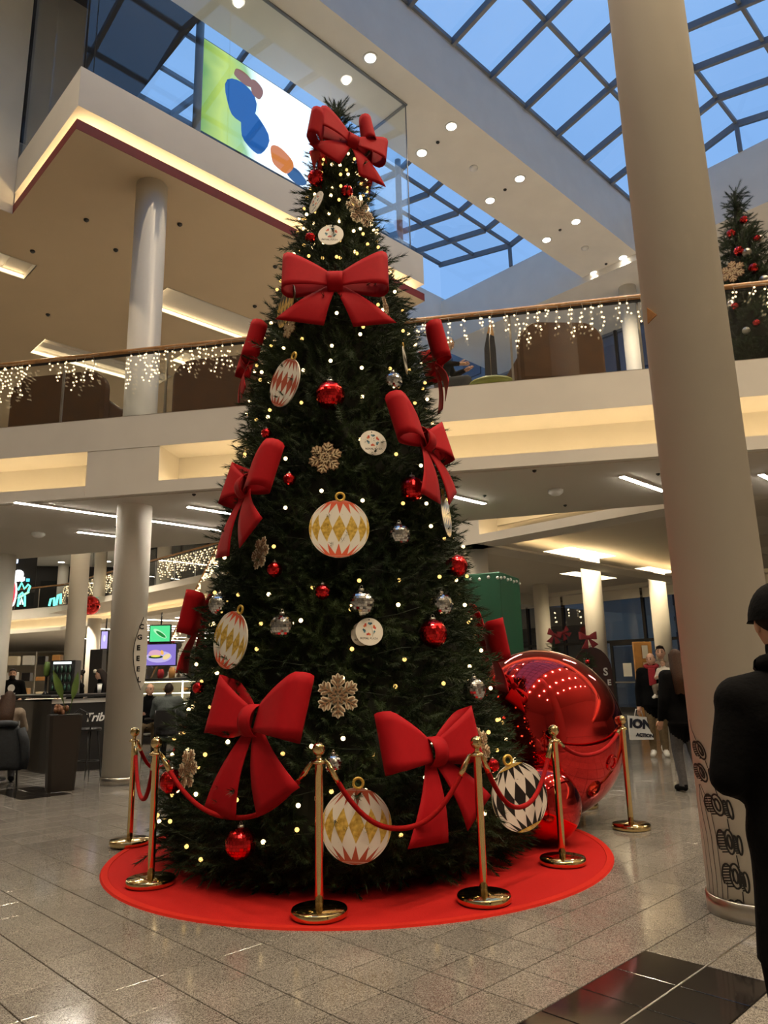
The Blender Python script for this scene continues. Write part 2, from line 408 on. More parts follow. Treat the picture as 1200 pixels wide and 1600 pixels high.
# ================================================================== GALLERY DECKS
def deck_edge(mb, p0, p1, side=1, cut=(), z=(4.15, 4.33, 4.87, 5.38), rec=.65):
    """cove profile along p0->p1; the deck lies on the left (+1) or right (-1) of that direction. cut = list of (s0, s1) solid boxes"""
    p0 = np.array(p0[:2], float); p1 = np.array(p1[:2], float); L = np.linalg.norm(p1 - p0); d = (p1 - p0) / L; n = np.array([-d[1], d[0]]) * side
    def bx(s0, s1, y0, y1, z0, z1, m):
        q = [p0 + d * s0 + n * y0, p0 + d * s1 + n * y0, p0 + d * s1 + n * y1, p0 + d * s0 + n * y1]
        mb.prism([tuple(k) for k in q], z0, z1, m)
    bx(0, L, 0, rec, z[2], z[3], 0)                       # fascia block
    segs = []; s = 0
    for c0, c1 in cut: segs.append((s, c0)); bx(c0, c1, 0.004, rec, z[0], z[2], 0); s = c1
    segs.append((s, L))
    for s0, s1 in segs:
        bx(s0, s1, 0, .06, z[0], z[1], 0)                 # lip
        bx(s0, s1, .06, rec, z[0], z[0] + .05, 0)         # shelf
        bx(s0 + .03, s1 - .03, .20, .24, z[0] + .052, z[0] + .075, 1)   # LED strip
    return d, n, L
def LB(x, y, z=0):                                        # bridge frame -> world
    return np.array([-3.9 + .98481 * x + .17365 * y, 10.5 - .17365 * x + .98481 * y, z])
def back_y(x): return 4.57 - .12 * (x + 5.17)
XB0, XB1 = -10.0, 14.0
b = MB()
deck_edge(b, LB(XB0, 0), LB(XB1, 0), 1, cut=[(-.6 - XB0, .58 - XB0)])
b.prism([tuple(LB(*q)[:2]) for q in ((XB0, .65), (XB1, .65), (XB1, back_y(XB1)), (XB0, back_y(XB0)))], 4.15, 5.38, 0)
bridge = b.build('gallery_bridge', [M['plaster'], M['cove']], kind='structure')
b = MB(); b.prism([tuple(LB(*q)[:2]) for q in ((XB0, .1), (XB1, .1), (XB1, back_y(XB1) - .1), (XB0, back_y(XB0) - .1))], 4.135, 4.149)
b.build('bridge_ceiling', M['ceil'], bridge)

b = MB(); e0, e1 = W(12.1, -14), W(12.1, 10.2)
deck_edge(b, e0, e1, -1, cut=[(24.2 - .75, 24.2)])
e2 = W(26, 10.2); deck_edge(b, e1, e2, -1)
b.prism([tuple(W(*q)[:2]) for q in ((12.75, -14), (26, -14), (26, 9.55), (12.75, 9.55))], 4.6, 5.38, 0)
b.build('gallery_deck', [M['plaster'], M['cove']], kind='structure')

b = MB(); f0, f1, f2 = W(14.3, 17.0), W(14.3, 38.1), np.array([-30.0, 44.0, 0])
deck_edge(b, f0, f1, -1, cut=[(7.4, 8.6)]); deck_edge(b, f1, f2, -1)
q = [W(14.9, 17.0), W(14.9, 38.3), np.array([-30.0, 44.7, 0]), np.array([-30.0, 70, 0]), W(50, 45), W(40, 17)]
b.prism([tuple(k[:2]) for k in q], 4.15, 5.38, 0)
far_deck = b.build('gallery_deck', [M['plaster'], M['cove']], kind='structure')

# ================================================================== UPPER HALL SHELL
def uvbox(mb, u0, u1, v0, v1, z0, z1, m=0): mb.prism([tuple(W(*q)[:2]) for q in ((u0, v0), (u1, v0), (u1, v1), (u0, v1))], z0, z1, m)
def plane_holes(mb, u0, u1, v0, v1, z, holes, m=0):
    us = sorted({u0, u1, *[h[0] for h in holes], *[h[1] for h in holes]}); vs = sorted({v0, v1, *[h[2] for h in holes], *[h[3] for h in holes]})
    us = [x for x in us if u0 <= x <= u1]; vs = [x for x in vs if v0 <= x <= v1]
    for a0, a1 in zip(us, us[1:]):
        for c0, c1 in zip(vs, vs[1:]):
            cu, cv = (a0 + a1) / 2, (c0 + c1) / 2
            if not any(h[0] < cu < h[1] and h[2] < cv < h[3] for h in holes):
                mb.quad(W(a0, c0, z), W(a0, c1, z), W(a1, c1, z), W(a1, c0, z), m)
UA, UB, VA, VL = 3.52, 11.56, 10.25, 13.17
TROUGHS = [(2.9, 4.45, 14.63, 15.35), (6.88, 10.0, 13.63, 14.7), (5.82, 9.3, 17.9, 18.95), (2.2, 4.6, 18.0, 18.7), (8.8, 10.9, 16.3, 17.0), (6.9, 8.0, 21.2, 21.9)]
b = MB()
plane_holes(b, UA, UB, VA, VL, 9.9, TROUGHS); plane_holes(b, -16, UB, VL, 26, 9.9, TROUGHS)
b.build('ceiling', M['soffit'], kind='structure')
b = MB()       # upper room: crimson band, cove, fascia
uvbox(b, UA, UB, VA, VA + .08, 9.904, 10.09, 1); uvbox(b, UA, UA + .08, VA + .08, VL, 9.904, 10.09, 1); uvbox(b, UB - .08, UB, VA + .08, 18.2, 9.904, 10.09, 1)
uvbox(b, UA + .081, UB - .081, VA + .081, VA + .5, 10.03, 10.08, 0); uvbox(b, UA + .081, UA + .5, VA + .501, VL, 10.03, 10.08, 0); uvbox(b, UB - .5, UB - .081, VA + .501, 18.2, 10.03, 10.08, 0)
uvbox(b, UA, UB, VA, VA + .5, 10.33, 11.07, 0); uvbox(b, UA, UA + .5, VA + .501, VL, 10.33, 11.07, 0); uvbox(b, UB - .5, UB, VA + .501, 18.2, 10.33, 11.07, 0)
uvbox(b, UA + .501, UB - .501, VA + .501, 18.2, 10.02, 11.068, 0)
uvbox(b, UA + .14, UB - .14, VA + .25, VA + .29, 10.085, 10.11, 2); uvbox(b, UA + .25, UA + .29, VA + .30, VL - .05, 10.085, 10.11, 2); uvbox(b, UB - .29, UB - .25, VA + .30, 17, 10.085, 10.11, 2)
uvbox(b, -16, UA, VL + .1, 26, 10.5, 11.07, 0); uvbox(b, UA + .27, UA + .5, VA + .5, VA + .54, 10.081, 10.33, 0); uvbox(b, UA + .01, UA + .5, VL - .03, VL + .02, 10.0, 10.5, 0)
b.build('upper_room_base', [M['plaster'], M['crimson'], M['cove']], kind='structure')
b = MB(); uvbox(b, -16, UA - .002, VL, VL + .15, 9.912, 15.3); b.build('wall_left', M['plaster'], kind='structure')
b = MB(); uvbox(b, -16, UB, 18.2, 18.5, 9.95, 17.05); uvbox(b, UB, 22, 18.2, 18.5, 8.5, 17.05); b.build('wall_back', M['plaster'], kind='structure')
b = MB(); uvbox(b, -16, 6.4, 11.0, 18.3, 15.28, 17.1); b.build('ceiling_dark', M['dark_ceil'], kind='structure')
# long beam between the two skylights, ceiling over the near side of the hall
b = MB(); uvbox(b, -16, 21.9, 9.57, 11.0, 15.28, 17.05); uvbox(b, -16, 21.9, 9.57, 11.65, 15.1, 15.28)
b.build('ceiling_beam', M['plaster'], kind='structure')
b = MB(); uvbox(b, -16, 26, -16, 2.43, 15.1, 17.05); uvbox(b, -16, -5.2, 2.43, 9.57, 15.1, 17.05); b.build('ceiling_near', M['plaster'], kind='structure')
# end wall, ceiling behind it
b = MB(); uvbox(b, 21.6, 21.9, 2.43, 18.2, 14.87, 16.88); uvbox(b, 21.9, 26, 2.43, 18.5, 14.87, 15.2); b.build('wall_end', M['plaster'], kind='structure')
# hall walls out of the picture
b = MB(); uvbox(b, -16.3, -16, -16, 75, 0, 17.05); b.build('wall_near_left', M['plaster'], kind='structure')
b = MB(); uvbox(b, -16, 27, -16.3, -16, 0, 17.05); b.build('wall_near_right', M['plaster'], kind='structure')
# far left hall: ceiling and walls
b = MB(); uvbox(b, -16, 50, 26, 66, 8.6, 9.9); uvbox(b, UB, 50, 18.5, 26, 8.6, 9.9); b.build('ceiling_far', M['white'], kind='structure')
b = MB(); uvbox(b, -16, 50, 65, 65.4, 0, 8.6); b.build('wall_far', M['cream'], kind='structure')
b = MB(); uvbox(b, 49.6, 50, 17, 65, 0, 8.6); uvbox(b, 30, 50, 17, 17.3, 0, 8.6); b.build('wall_far_right', M['cream'], kind='structure')

# ------------------------------------------------------------------ skylights
def skylight(name, label, va, vr, vb, u0, u1, zr, ribs):
    root = thing(name, None, None); root['kind'] = 'structure'; root['label'] = label
    ze = 17.05
    def z_at(v): return ze + (zr - ze) * ((va - v) / (va - vr) if v >= vr else (v - vb) / (vr - vb))
    lines = [va, (va + vr) / 2, vr, (vr + vb) / 2, vb]
    us = [u0] + [x for x in ribs if u0 < x < u1] + [u1]
    for s0, s1 in zip(us, us[1:]):
        for c0, c1 in zip(lines, lines[1:]):
            q = MB(); q.quad(W(s0, c0, z_at(c0) + .06), W(s0, c1, z_at(c1) + .06), W(s1, c1, z_at(c1) + .06), W(s1, c0, z_at(c0) + .06))
            q.build('pane', M['skyglass'], root)
    def bar(a, c, w, h, nm):
        a = np.array(a); c = np.array(c); d = c - a; d /= np.linalg.norm(d); sdir = np.cross(d, [0, 0, 1.0]); sdir /= np.linalg.norm(sdir); up = np.cross(sdir, d)
        P = [p + sdir * sx * w / 2 + up * sz * h for p in (a, c) for sx, sz in ((-1, -1), (1, -1), (1, 0), (-1, 0))]
        q = MB(); q.add(P, [(0, 1, 2, 3), (7, 6, 5, 4), (0, 4, 5, 1), (1, 5, 6, 2), (2, 6, 7, 3), (3, 7, 4, 0)]); q.build(nm, M['alu'], root)
    for u in us:
        for c0, c1 in ((va, vr), (vr, vb)): bar(W(u, c0, z_at(c0) + .05), W(u, c1, z_at(c1) + .05), .1, .2, 'rafter')
    for v in lines: bar(W(u0, v, z_at(v) + .06), W(u1, v, z_at(v) + .06), .09 if v not in (va, vb) else .14, .12, 'purlin')
    for u in us[1::2]: # thin blind rods beside every second rafter
        q = MB(); q.tube([W(u + .12, va - .15 * (1 if va > vr else -1), z_at(va) + .02), W(u + .12, (va + vr) / 2, z_at((va + vr) / 2) - .03)], .012, 6); q.build('blind_rod', M['alu'], root)
    # glazed gable over the end wall
    for c0, c1 in zip(lines, lines[1:]):
        q = MB(); q.add([W(u1, c0, 16.88), W(u1, c1, 16.88), W(u1, c1, z_at(c1)), W(u1, c0, z_at(c0))], [(0, 1, 2, 3)]); q.build('pane', M['skyglass'], root)
    q = MB(); q.box((0, 0, 0), (.09, .12, zr - 16.88)); o = q.build('gable_post', M['alu'], root); o.location = Vector(W(u1 - .02, vr, (zr + 16.88) / 2)); o.rotation_euler = (0, 0, ROT_U)
    return root
RIBS = [12.19 + 1.58 * k for k in range(-11, 6)]
skylight('window_1', 'pitched glass skylight with grey bars over the tree', 9.57, 6.0, 2.43, -5.2, 21.6, 17.92, RIBS)
skylight('window_2', 'second pitched glass skylight behind the long ceiling beam', 11.0, 14.6, 18.2, 6.4, 21.6, 17.85, RIBS)

# ------------------------------------------------------------------ glazed upper room
def vpane(root, a, c, z0, z1, t=.02, nm='pane', m=None):
    a = np.array(a[:2]); c = np.array(c[:2]); d = (c - a) / np.linalg.norm(c - a); n = np.array([-d[1], d[0]]) * t / 2
    q = MB(); q.prism([tuple(a - n), tuple(c - n), tuple(c + n), tuple(a + n)], z0, z1); return q.build(nm, m or M['glass'], root)
wr = thing('window_3', None, None); wr['kind'] = 'structure'; wr['label'] = 'frameless glass wall of the upper room above the lit fascia'
js = [UA + .08] + [uvz(CAMP + ray(*p) * ((VA + .06) / np.dot(ray(*p), V)))[0] for p in ((150, 60), (357, 150), (515, 110))] + [11.2]
for a0, a1 in zip(js, js[1:]): vpane(wr, W(a0 + .008, VA + .06), W(a1 - .008, VA + .06), 11.07, 15.1)
for k in range(2): vpane(wr, W(UA + .06, VA + .1 + 1.46 * k), W(UA + .06, VA + 1.54 + 1.46 * k), 11.07, 15.1)
vs_ = np.linspace(VA + .1, 18.15, 5)
for a0, a1 in zip(vs_, vs_[1:]): vpane(wr, W(11.2, a0 + .008), W(11.2, a1 - .008), 11.07, 15.1 if a1 < 12.6 else 16.9)
q = MB(); uvbox(q, UA + .04, 11.24, VA + .03, VA + .09, 15.06, 15.1); uvbox(q, 11.17, 11.23, VA + .06, 11.65, 15.06, 15.1); q.build('head_channel', M['alu'], wr)
q = MB(); uvbox(q, 11.19, 11.21, VA + .05, VA + .07, 11.07, 15.06); q.build('corner_post', M['alu'], wr)

# ------------------------------------------------------------------ street facade, right far end
FU = 25.8
fac = thing('window_4', None, None); fac['kind'] = 'structure'; fac['label'] = 'dark framed glass street facade behind the columns'
zr_ = [0.02, 2.5, 4.1, 5.4, 8.3, 11.4, 14.87]
gv = np.arange(-6, 28.1, 1.7)
for g0, g1 in zip(gv, gv[1:]):
    for z0, z1 in zip(zr_, zr_[1:]): vpane(fac, W(FU, g0), W(FU, g1), z0, z1, .03, 'pane', M['tint'])
for g in gv:
    q = MB(); q.box((0, 0, 7.43), (.14, .10 if int(g * 10) % 34 else .26, 14.86)); o = q.build('mullion', M['blackm'], fac); o.location = Vector(W(FU, g)); o.rotation_euler = (0, 0, ROT_U)
for z in zr_[:-1]:
    q = MB(); uvbox(q, FU - .07, FU + .07, -6, 28, z, z + (.10 if z != 4.1 else .35)); q.build('transom', M['blackm'] if z != 4.1 else M['plaster'], fac)
b = MB(); uvbox(b, FU - .5, FU + .3, -16, 34, 4.45, 5.38); b.build('gallery_deck', M['plaster'], kind='structure')
b = MB(); uvbox(b, FU, FU + .3, -16, -6, 0, 15); uvbox(b, FU, FU + .3, 28, 34, 0, 15); b.build('wall_right', M['plaster'], kind='structure')
b = MB(); uvbox(b, 21.9, 26, -16, 2.43, 14.87, 15.1); b.build('ceiling_end', M['plaster'], kind='structure')
# building across the street
sb = thing('street_building', 'grey office building across the street seen through the glass', 'building', W(38, 12), ROT_U)
q = MB(); q.box((4, 0, 13), (8, 56, 26)); q.build('wall', M['bldg'], sb)
wme = MB().box((0, 0, 0), (.12, 1.5, 2.0)).mesh('window', M['bldgwin'])
for r in range(7):
    for c in range(-10, 11):
        o = link('window', wme, sb); o.location = (-.03, c * 2.5, 2.4 + r * 3.4)
for r in range(7):
    q = MB(); q.box((-.06, 0, .7 + r * 3.4), (.2, 56, .22)); q.build('string_course', M['bldg'], sb)

# ------------------------------------------------------------------ columns
def column(x, y, r, z0, z1, label, ring=True):
    t = thing('column', label, 'column', (x, y, z0), group='round white columns')
    MB().lathe([(r, 0), (r, z1 - z0)], 40).build('shaft', M['column'], t)
    if ring: MB().lathe([(r + .012, .002), (r + .012, .10), (r + .001, .105)], 40).build('base_ring', M['steel'], t)
    return t
COLR = (2.165, 4.75, .275)
colR = column(*COLR, 0, 17.0, 'round cream column nearest the camera with line drawing at its foot')
colL = column(-3.93, 11.2, .265, 0, 9.9, 'round cream column rising through the gallery bridge left of the tree')
def col_px(px, depth, z1, label, r=.27, z0=0, ring=False):
    p = at_y(px, 1000, depth); return column(p[0], p[1], r, z0, z1, label, ring)
col_px(-8, 15.3, 4.14, 'round column at the left edge behind the dark kiosk', .27)
col_px(117, 21.7, 8.6, 'tall round column beside the hanging red bauble')
col_px(146, 31.0, 4.15, 'slim far column right of the hanging red bauble')
col_px(91, 44.0, 8.6, 'farthest upper column behind the curtain of lights', .3, 5.38)
col_px(150, 33.5, 8.6, 'far upper column right of the hanging bauble', .27, 5.38)
col_px(251, 31.2, 8.6, 'column standing on the far gallery behind the lights', .3, 5.38)
col_px(750, 16.2, 4.14, 'column behind the green box')
col_px(850, 26.5, 4.6, 'column in front of the far windows, left of three')
col_px(932, 20.5, 4.6, 'column in front of the far windows, middle of three')
col_px(1036, 24.0, 4.6, 'column in front of the far windows, right of three')
pu = at_y(985, 500, 23.8); column(pu[0], pu[1], .30, 5.38, 14.87, 'upper column behind the right railing', False)
# ================================================================== LIGHT FITTINGS
_rim = MB().lathe([(.075, -.004), (.11, -.012), (.115, 0)], 16).mesh('rim', M['white'])
_lens = MB().lathe([(.082, -.0135), (0.0001, -.014)], 16).mesh('lens', M['disc'])
def downlight(loc, label, group, watts=0, deg=110, s=1.0, col=WARM):
    t = thing('downlight', label, 'ceiling light', loc, group=group, scale=s)
    link('rim', _rim, t); link('lens', _lens, t)
    if watts: spot((0, 0, -.03), watts, deg, col, .07, .8, t)
    return t
ordn = ['first', 'second', 'third', 'fourth']
for k in range(4):
    u = 12.6 + 2.96 * k
    downlight(W(u, 10.03, 15.1), 'recessed spotlight in the long beam, row next to the skylight, %s from the upper end' % ordn[k], 'spotlights in the long ceiling beam', L_DOWN, s=1.5)
    downlight(W(u + .15, 11.2, 15.1), 'recessed spotlight in the long beam, row away from the skylight, %s from the upper end' % ordn[k], 'spotlights in the long ceiling beam', L_DOWN, s=1.5)
for k in range(-6, 0):
    downlight(W(12.6 + 2.96 * k, 9.9, 15.1), 'recessed spotlight in the long beam above the glass room', 'spotlights in the long ceiling beam above the glass room', L_DOWN, s=1.5)
for k in range(-4, 4):  # unseen spots, added above and behind the camera to light the tree front
    for v in (1.75, -2.2, -6.2):
        downlight(W(9.6 + 2.96 * k, v, 15.1), 'added unseen spotlight in the ceiling above and behind the camera', 'added spotlights in the near ceiling', L_DOWN * 1.25, s=1.5)
# linear fittings, all along the tile grid
def linear(u0, u1, v, z, label, group='linear lights under the gallery bridge', w=.07):
    c = W((u0 + u1) / 2, v, z); t = thing('linear_light', label, 'ceiling light', c, ROT_U, group)
    MB().box((0, 0, -.012), (u1 - u0 + .02, w + .02, .024)).build('housing', M['white'], t)
    MB().box((0, 0, -.026), (u1 - u0, w, .006)).build('diffuser', M['line'] if w < .1 else M['line_far'], t)
ZL = 4.133
linear(3.5, 5.15, 11.48, ZL, 'linear light passing behind the left column, upper one')
linear(5.68, 7.25, 11.45, ZL, 'long linear light right of the left column, lower one')
linear(5.64, 7.1, 10.15, ZL, 'linear light right of the left column, upper one by the red bow')
linear(5.1, 5.85, 13.1, ZL, 'short linear light left of the left column')
linear(2.0, 3.6, 13.1, ZL, 'linear light cut by the left picture edge')
linear(9.42, 10.72, 4.76, ZL, 'linear light left of the near column, under the bridge')
linear(7.6, 9.2, 7.04, ZL, 'linear light touching the tree, right side under the bridge')
linear(10.9, 12.3, 3.4, ZL, 'linear light right of the near column, under the bridge')
for k, (u0, v) in enumerate(((14.95, 27), (14.95, 30), (14.95, 33), (14.95, 36), (18, 41), (18, 44))):
    linear(u0, u0 + 9.0, v, 4.149, 'long linear light under the far gallery ceiling, %s row from the front' % ORD[k], 'linear lights under the far gallery', .25)
for k, (u0, v) in enumerate(((15.5, 28.5), (16.5, 34.5), (26, 38), (22, 24), (2, 40), (6, 46), (-4, 36), (2, 52))):
    linear(u0, u0 + 7.0, v, 4.149 if u0 > 14 else 8.59, 'bright linear light %s' % ['under the far gallery between two long ones', 'under the far gallery near its corner', 'farthest under the far gallery', 'under the far gallery near the stairs', 'in the high far ceiling, first', 'in the high far ceiling, second', 'in the high far ceiling, third', 'in the high far ceiling, fourth'][k], 'linear lights deep in the far hall', .3)
# square fittings
def square_light(u0, u1, v0, v1, z, label, group, led=True, nd=0, watts=0):
    cu, cv = (u0 + u1) / 2, (v0 + v1) / 2; L, B = u1 - u0, v1 - v0
    t = thing('recessed_light', label, 'ceiling light', W(cu, cv, z), ROT_U, group)
    q = MB(); h = .26 if not led else .15
    q.box((0, B / 2 + .01, h / 2), (L + .04, .02, h)); q.box((0, -B / 2 - .01, h / 2), (L + .04, .02, h)); q.box((L / 2 + .01, 0, h / 2), (.02, B, h)); q.box((-L / 2 - .01, 0, h / 2), (.02, B, h))
    q.box((0, 0, h + .01), (L + .04, B + .04, .02)); q.build('recess', M['white'], t)
    if led:
        q = MB()
        q.box((0, B / 2 - .012, .05), (L - .04, .02, .05)); q.box((-L / 2 + .012, 0, .05), (.02, B - .06, .05))
        q.build('led_strip', M['sq2'], t)
    else: MB().box((0, 0, .2), (L - .1, B - .1, .02)).build('diffuser', M['sq'], t)
    for k in range(nd):
        x = (k + .5) / nd * L - L / 2
        MB().lathe([(.09, h - .012), (.0001, h - .013)], 16, (x, -B * .1, 0)).build('spot_lens', M['disc'], t)
        spot((x, -B * .1, h - .03), watts, 120, WARM, .06, .8, t)
    return t
M['sq2'] = emis('trough_led', (1, .72, .38), 6.0)
GT = 'lit troughs in the upper soffit'
square_light(*TROUGHS[0], 9.9, 'lit ceiling trough at the left picture edge under the upper room', GT, nd=1, watts=L_CANOPY)
square_light(*TROUGHS[1], 9.9, 'long lit ceiling trough right of the column under the upper room', GT, nd=3, watts=L_CANOPY)
square_light(*TROUGHS[2], 9.9, 'long lit ceiling trough left of the column above the railing', GT, nd=3, watts=L_CANOPY)
square_light(*TROUGHS[3], 9.9, 'lit ceiling trough far left above the railing', GT, nd=2, watts=L_CANOPY)
square_light(*TROUGHS[4], 9.9, 'lit ceiling trough above the right brown sofa back', GT, nd=2, watts=L_CANOPY)
square_light(*TROUGHS[5], 9.9, 'small lit ceiling trough farthest back in the soffit', GT, nd=1, watts=L_CANOPY)
b = MB()                                                     # dropped ceiling of the far right hall with its light openings
SQ = [(16.42, 18.8, 9.88 - 1, 10.73 - 1.0), (20.6, 23.3, 12.3, 12.9), (21.6, 23.6, 10.3, 10.8), (16.4, 18.8, 5.2, 6.1), (20.8, 23.2, 6.4, 7.1), (16.42, 18.8, 1.2, 2.0), (20.8, 23.2, 2.4, 3.1), (16.42, 18.8, -3, -2.2)]
SQ[0] = (16.42, 18.8, 9.88, 10.73)
plane_holes(b, 12.75, FU, -14, 9.5, 4.585, SQ); plane_holes(b, 12.2, FU, 9.5, 34, 4.585, SQ)
b.build('ceiling_right', M['ceil'], kind='structure')
names = ['largest square ceiling light of the far right hall', 'square ceiling light half hidden by the middle far column', 'square ceiling light left of the near column', 'square ceiling light behind the near column']
for k, h in enumerate(SQ): square_light(*h, 4.585, names[k] if k < 4 else 'square ceiling light of the far right hall hidden by the near column', 'square lights of the far right hall' if k < 4 else 'hidden square lights of the far right hall', led=False)
for (x, y) in ((42, 873), (23, 880), (96, 878), (70, 886), (136, 866), (168, 877), (236, 857)):
    p = at_z(x, y, 8.59); downlight(p, 'small round downlight in the far left ceiling, %s from the left' % {23: 'first', 42: 'second', 70: 'third', 96: 'fourth', 136: 'fifth', 168: 'sixth', 236: 'seventh'}[x], 'far downlights', 0, s=2.2)
for (u, v) in ((10, 30), (20, 34), (8, 40), (22, 44), (18, 24)): spot(W(u, v, 8.5), 5200, 140, WARMW, .2, .8)  # bare spots without fittings, added to brighten the far left hall
for (u, v) in ((16, 24), (18, 30), (20, 37)): spot(W(u, v, 4.1), 2000, 140, WARM, .2, .8)  # more added bare spots, under the far gallery deck
# small ceiling details: sprinklers and detectors
_sp = MB().lathe([(.05, 0), (.05, -.02), (.02, -.05), (.0001, -.05)], 10).mesh('sprinkler', M['black'])
_spk = {9.9: 'under the upper room soffit', 15.1: 'on the long ceiling beam', 4.134: 'under the gallery bridge'}
for z, pts in ((9.9, [(51, 392), (75, 491), (135, 343), (181, 390), (281, 350), (398, 478), (430, 416)]), (15.1, [(684, 222), (789, 296), (875, 359), (928, 444), (947, 412)]), (4.134, [(68, 789), (182, 823), (303, 772), (757, 774), (835, 735), (883, 789), (1028, 740)])):
    for k, (x, y) in enumerate(pts):
        o = link('sprinkler', _sp); o.location = Vector(at_z(x, y, z)); o.scale = (1.0 if z > 9 else .6,) * 3
        tag(o, 'small dark sprinkler head %s, %s from the left' % (_spk[z], ORD[k]), 'sprinkler', 'ceiling sprinklers')
_sm = MB().lathe([(.09, 0), (.09, -.03), (.05, -.06), (.0001, -.065)], 14).mesh('smoke_detector', M['white'])
for (x, y, z, l) in ((60, 833, 4.134, 'round smoke detector under the left bridge ceiling'), (868, 766, 4.134, 'round smoke detector under the right bridge ceiling'), (740, 262, 15.1, 'round smoke detector between the beam spotlights, upper'), (914, 387, 15.1, 'round smoke detector between the beam spotlights, lower')):
    o = link('smoke_detector', _sm); o.location = Vector(at_z(x, y, z)); o.scale = (1.3,) * 3; tag(o, l, 'detector', 'smoke detectors')
# ================================================================== THE TREE
TC = np.array([-.40, 6.65]); TZ = np.array([.0, .12, .3, .69, 1.22, 1.77, 2.35, 2.95, 3.57, 4.23, 4.76, 5.25, 5.75, 6.34, 6.73, 7.04, 7.31])
TR = np.array([1.44, 1.52, 1.53, 1.46, 1.31, 1.19, 1.11, 1.02, .91, .82, .68, .54, .40, .29, .23, .14, .04])
def tr_r(z): return np.interp(z, TZ, TR)
BALLS = [(1.52, 7.66, .82), (1.30, 6.62, .315)]
def sprig_template(seed, nn=56, L=.2, nl=.058):
    r = np.random.default_rng(seed); V_ = []; F_ = []
    for k in range(3):                                    # stem
        q = k * 2.094; V_.append((0, .004 * math.cos(q), .004 * math.sin(q)))
    V_.append((L, 0, 0)); F_ += [(0, 1, 3), (1, 2, 3), (2, 0, 3)]
    for i in range(nn):
        s = (i + .5) / nn; q = i * 2.4 + r.uniform(-.3, .3); x = L * (.06 + .94 * s)
        an = r.uniform(.7, 1.05) * (1 - .55 * s ** 3); l = nl * r.uniform(.8, 1.15) * (1 - .25 * s)
        rad = np.array([0, math.cos(q), math.sin(q)]); d = np.array([1.0, 0, 0]) * math.cos(an) + rad * math.sin(an)
        sd = np.cross(d, rad); sd /= np.linalg.norm(sd); p = np.array([x, 0, 0]); w = .0032
        b0 = len(V_); V_ += [tuple(p - sd * w), tuple(p + sd * w), tuple(p + d * l)]; F_.append((b0, b0 + 1, b0 + 2))
    return np.array(V_), np.array(F_)
def foliage(name, parent, pos, dirs, scl, seed=1, nn=56, L=.2, nl=.058, mat_=None):
    tv, tf = sprig_template(seed, nn, L, nl); n = len(pos); r = np.random.default_rng(seed + 50)
    d = dirs / np.linalg.norm(dirs, axis=1)[:, None]
    a = np.where(np.abs(d[:, 2:3]) < .9, np.array([[0, 0, 1.0]]), np.array([[1.0, 0, 0]]))
    e1 = np.cross(d, a); e1 /= np.linalg.norm(e1, axis=1)[:, None]; e2 = np.cross(d, e1)
    q = r.uniform(0, 6.283, n)[:, None]; f1 = e1 * np.cos(q) + e2 * np.sin(q); f2 = np.cross(d, f1)
    Mx = np.stack([d, f1, f2], axis=2) * scl[:, None, None]
    vv = np.einsum('nij,kj->nki', Mx, tv) + pos[:, None, :]
    ff = tf[None] + (np.arange(n) * len(tv))[:, None, None]
    o = link(name, np_mesh(name, vv.reshape(-1, 3), ff.reshape(-1, 3), mat_ or M['needle']), parent, kind='stuff'); return o
def cone_sprigs(n, zs, rs, base, seed, droop=.0, inset=.15, cut=None, spread=.62):
    r = np.random.default_rng(seed)
    zf = np.linspace(zs[0], zs[-1], 400); rf = np.interp(zf, zs, rs); cdf = np.cumsum(rf + .05); cdf /= cdf[-1]
    z = np.interp(r.random(n), cdf, zf); th = r.uniform(0, 2 * math.pi, n)
    nr = np.stack([np.cos(th), np.sin(th), np.full(n, .18)], 1)
    rad = np.maximum(np.interp(z, zs, rs) - inset * r.uniform(.75, 1.25, n), .0)
    pos = np.stack([base[0] + rad * np.cos(th), base[1] + rad * np.sin(th), base[2] + z], 1)
    dirs = nr + r.normal(0, spread, (n, 3)); dirs[:, 2] -= droop
    return pos, dirs, r.uniform(.8, 1.2, n)
tree = thing('christmas_tree', 'giant cone-shaped artificial Christmas tree on the red carpet', 'christmas tree', (TC[0], TC[1], .012))
pos, dirs, scl = cone_sprigs(11500, TZ, TR, (0, 0, .03), 3, inset=.16)
keep = np.ones(len(pos), bool)
for bx_, by_, br_ in BALLS: keep &= np.linalg.norm(pos + dirs / np.linalg.norm(dirs, axis=1)[:, None] * .15 - np.array([bx_ - TC[0], by_ - TC[1], br_]), axis=1) > br_ + .05
foliage('foliage', tree, pos[keep], dirs[keep], scl[keep], 1)
rr = np.random.default_rng(9); n = 260                     # longer stray tips
th = rr.uniform(0, 6.283, n); z = rr.uniform(.2, 6.6, n) ** 1.0; rad = tr_r(z) - .1
foliage('stray_tips', tree, np.stack([rad * np.cos(th), rad * np.sin(th), z], 1), np.stack([np.cos(th), np.sin(th), rr.uniform(-.4, .7, n)], 1) + rr.normal(0, .25, (n, 3)), rr.uniform(1.1, 1.5, n), 2)
q = MB(); q.lathe([(max(r - .17, .012), max(z, .03)) for z, r in zip(TZ, TR)], 48, smooth=False); q.build('inner_cone', M['twig'], tree)
q = MB(); q.tube([(0, 0, 6.9), (.01, 0, 7.35)], [.02, .006], 6); q.build('top_stem', M['twig'], tree)
tp = np.array([[0, 0, 6.95 + .04 * k] for k in range(10)]); foliage('top_shoot', tree, tp, np.array([[math.cos(k * 2.2) * .6, math.sin(k * 2.2) * .6, 1.0] for k in range(10)]), np.full(10, .6), 4)

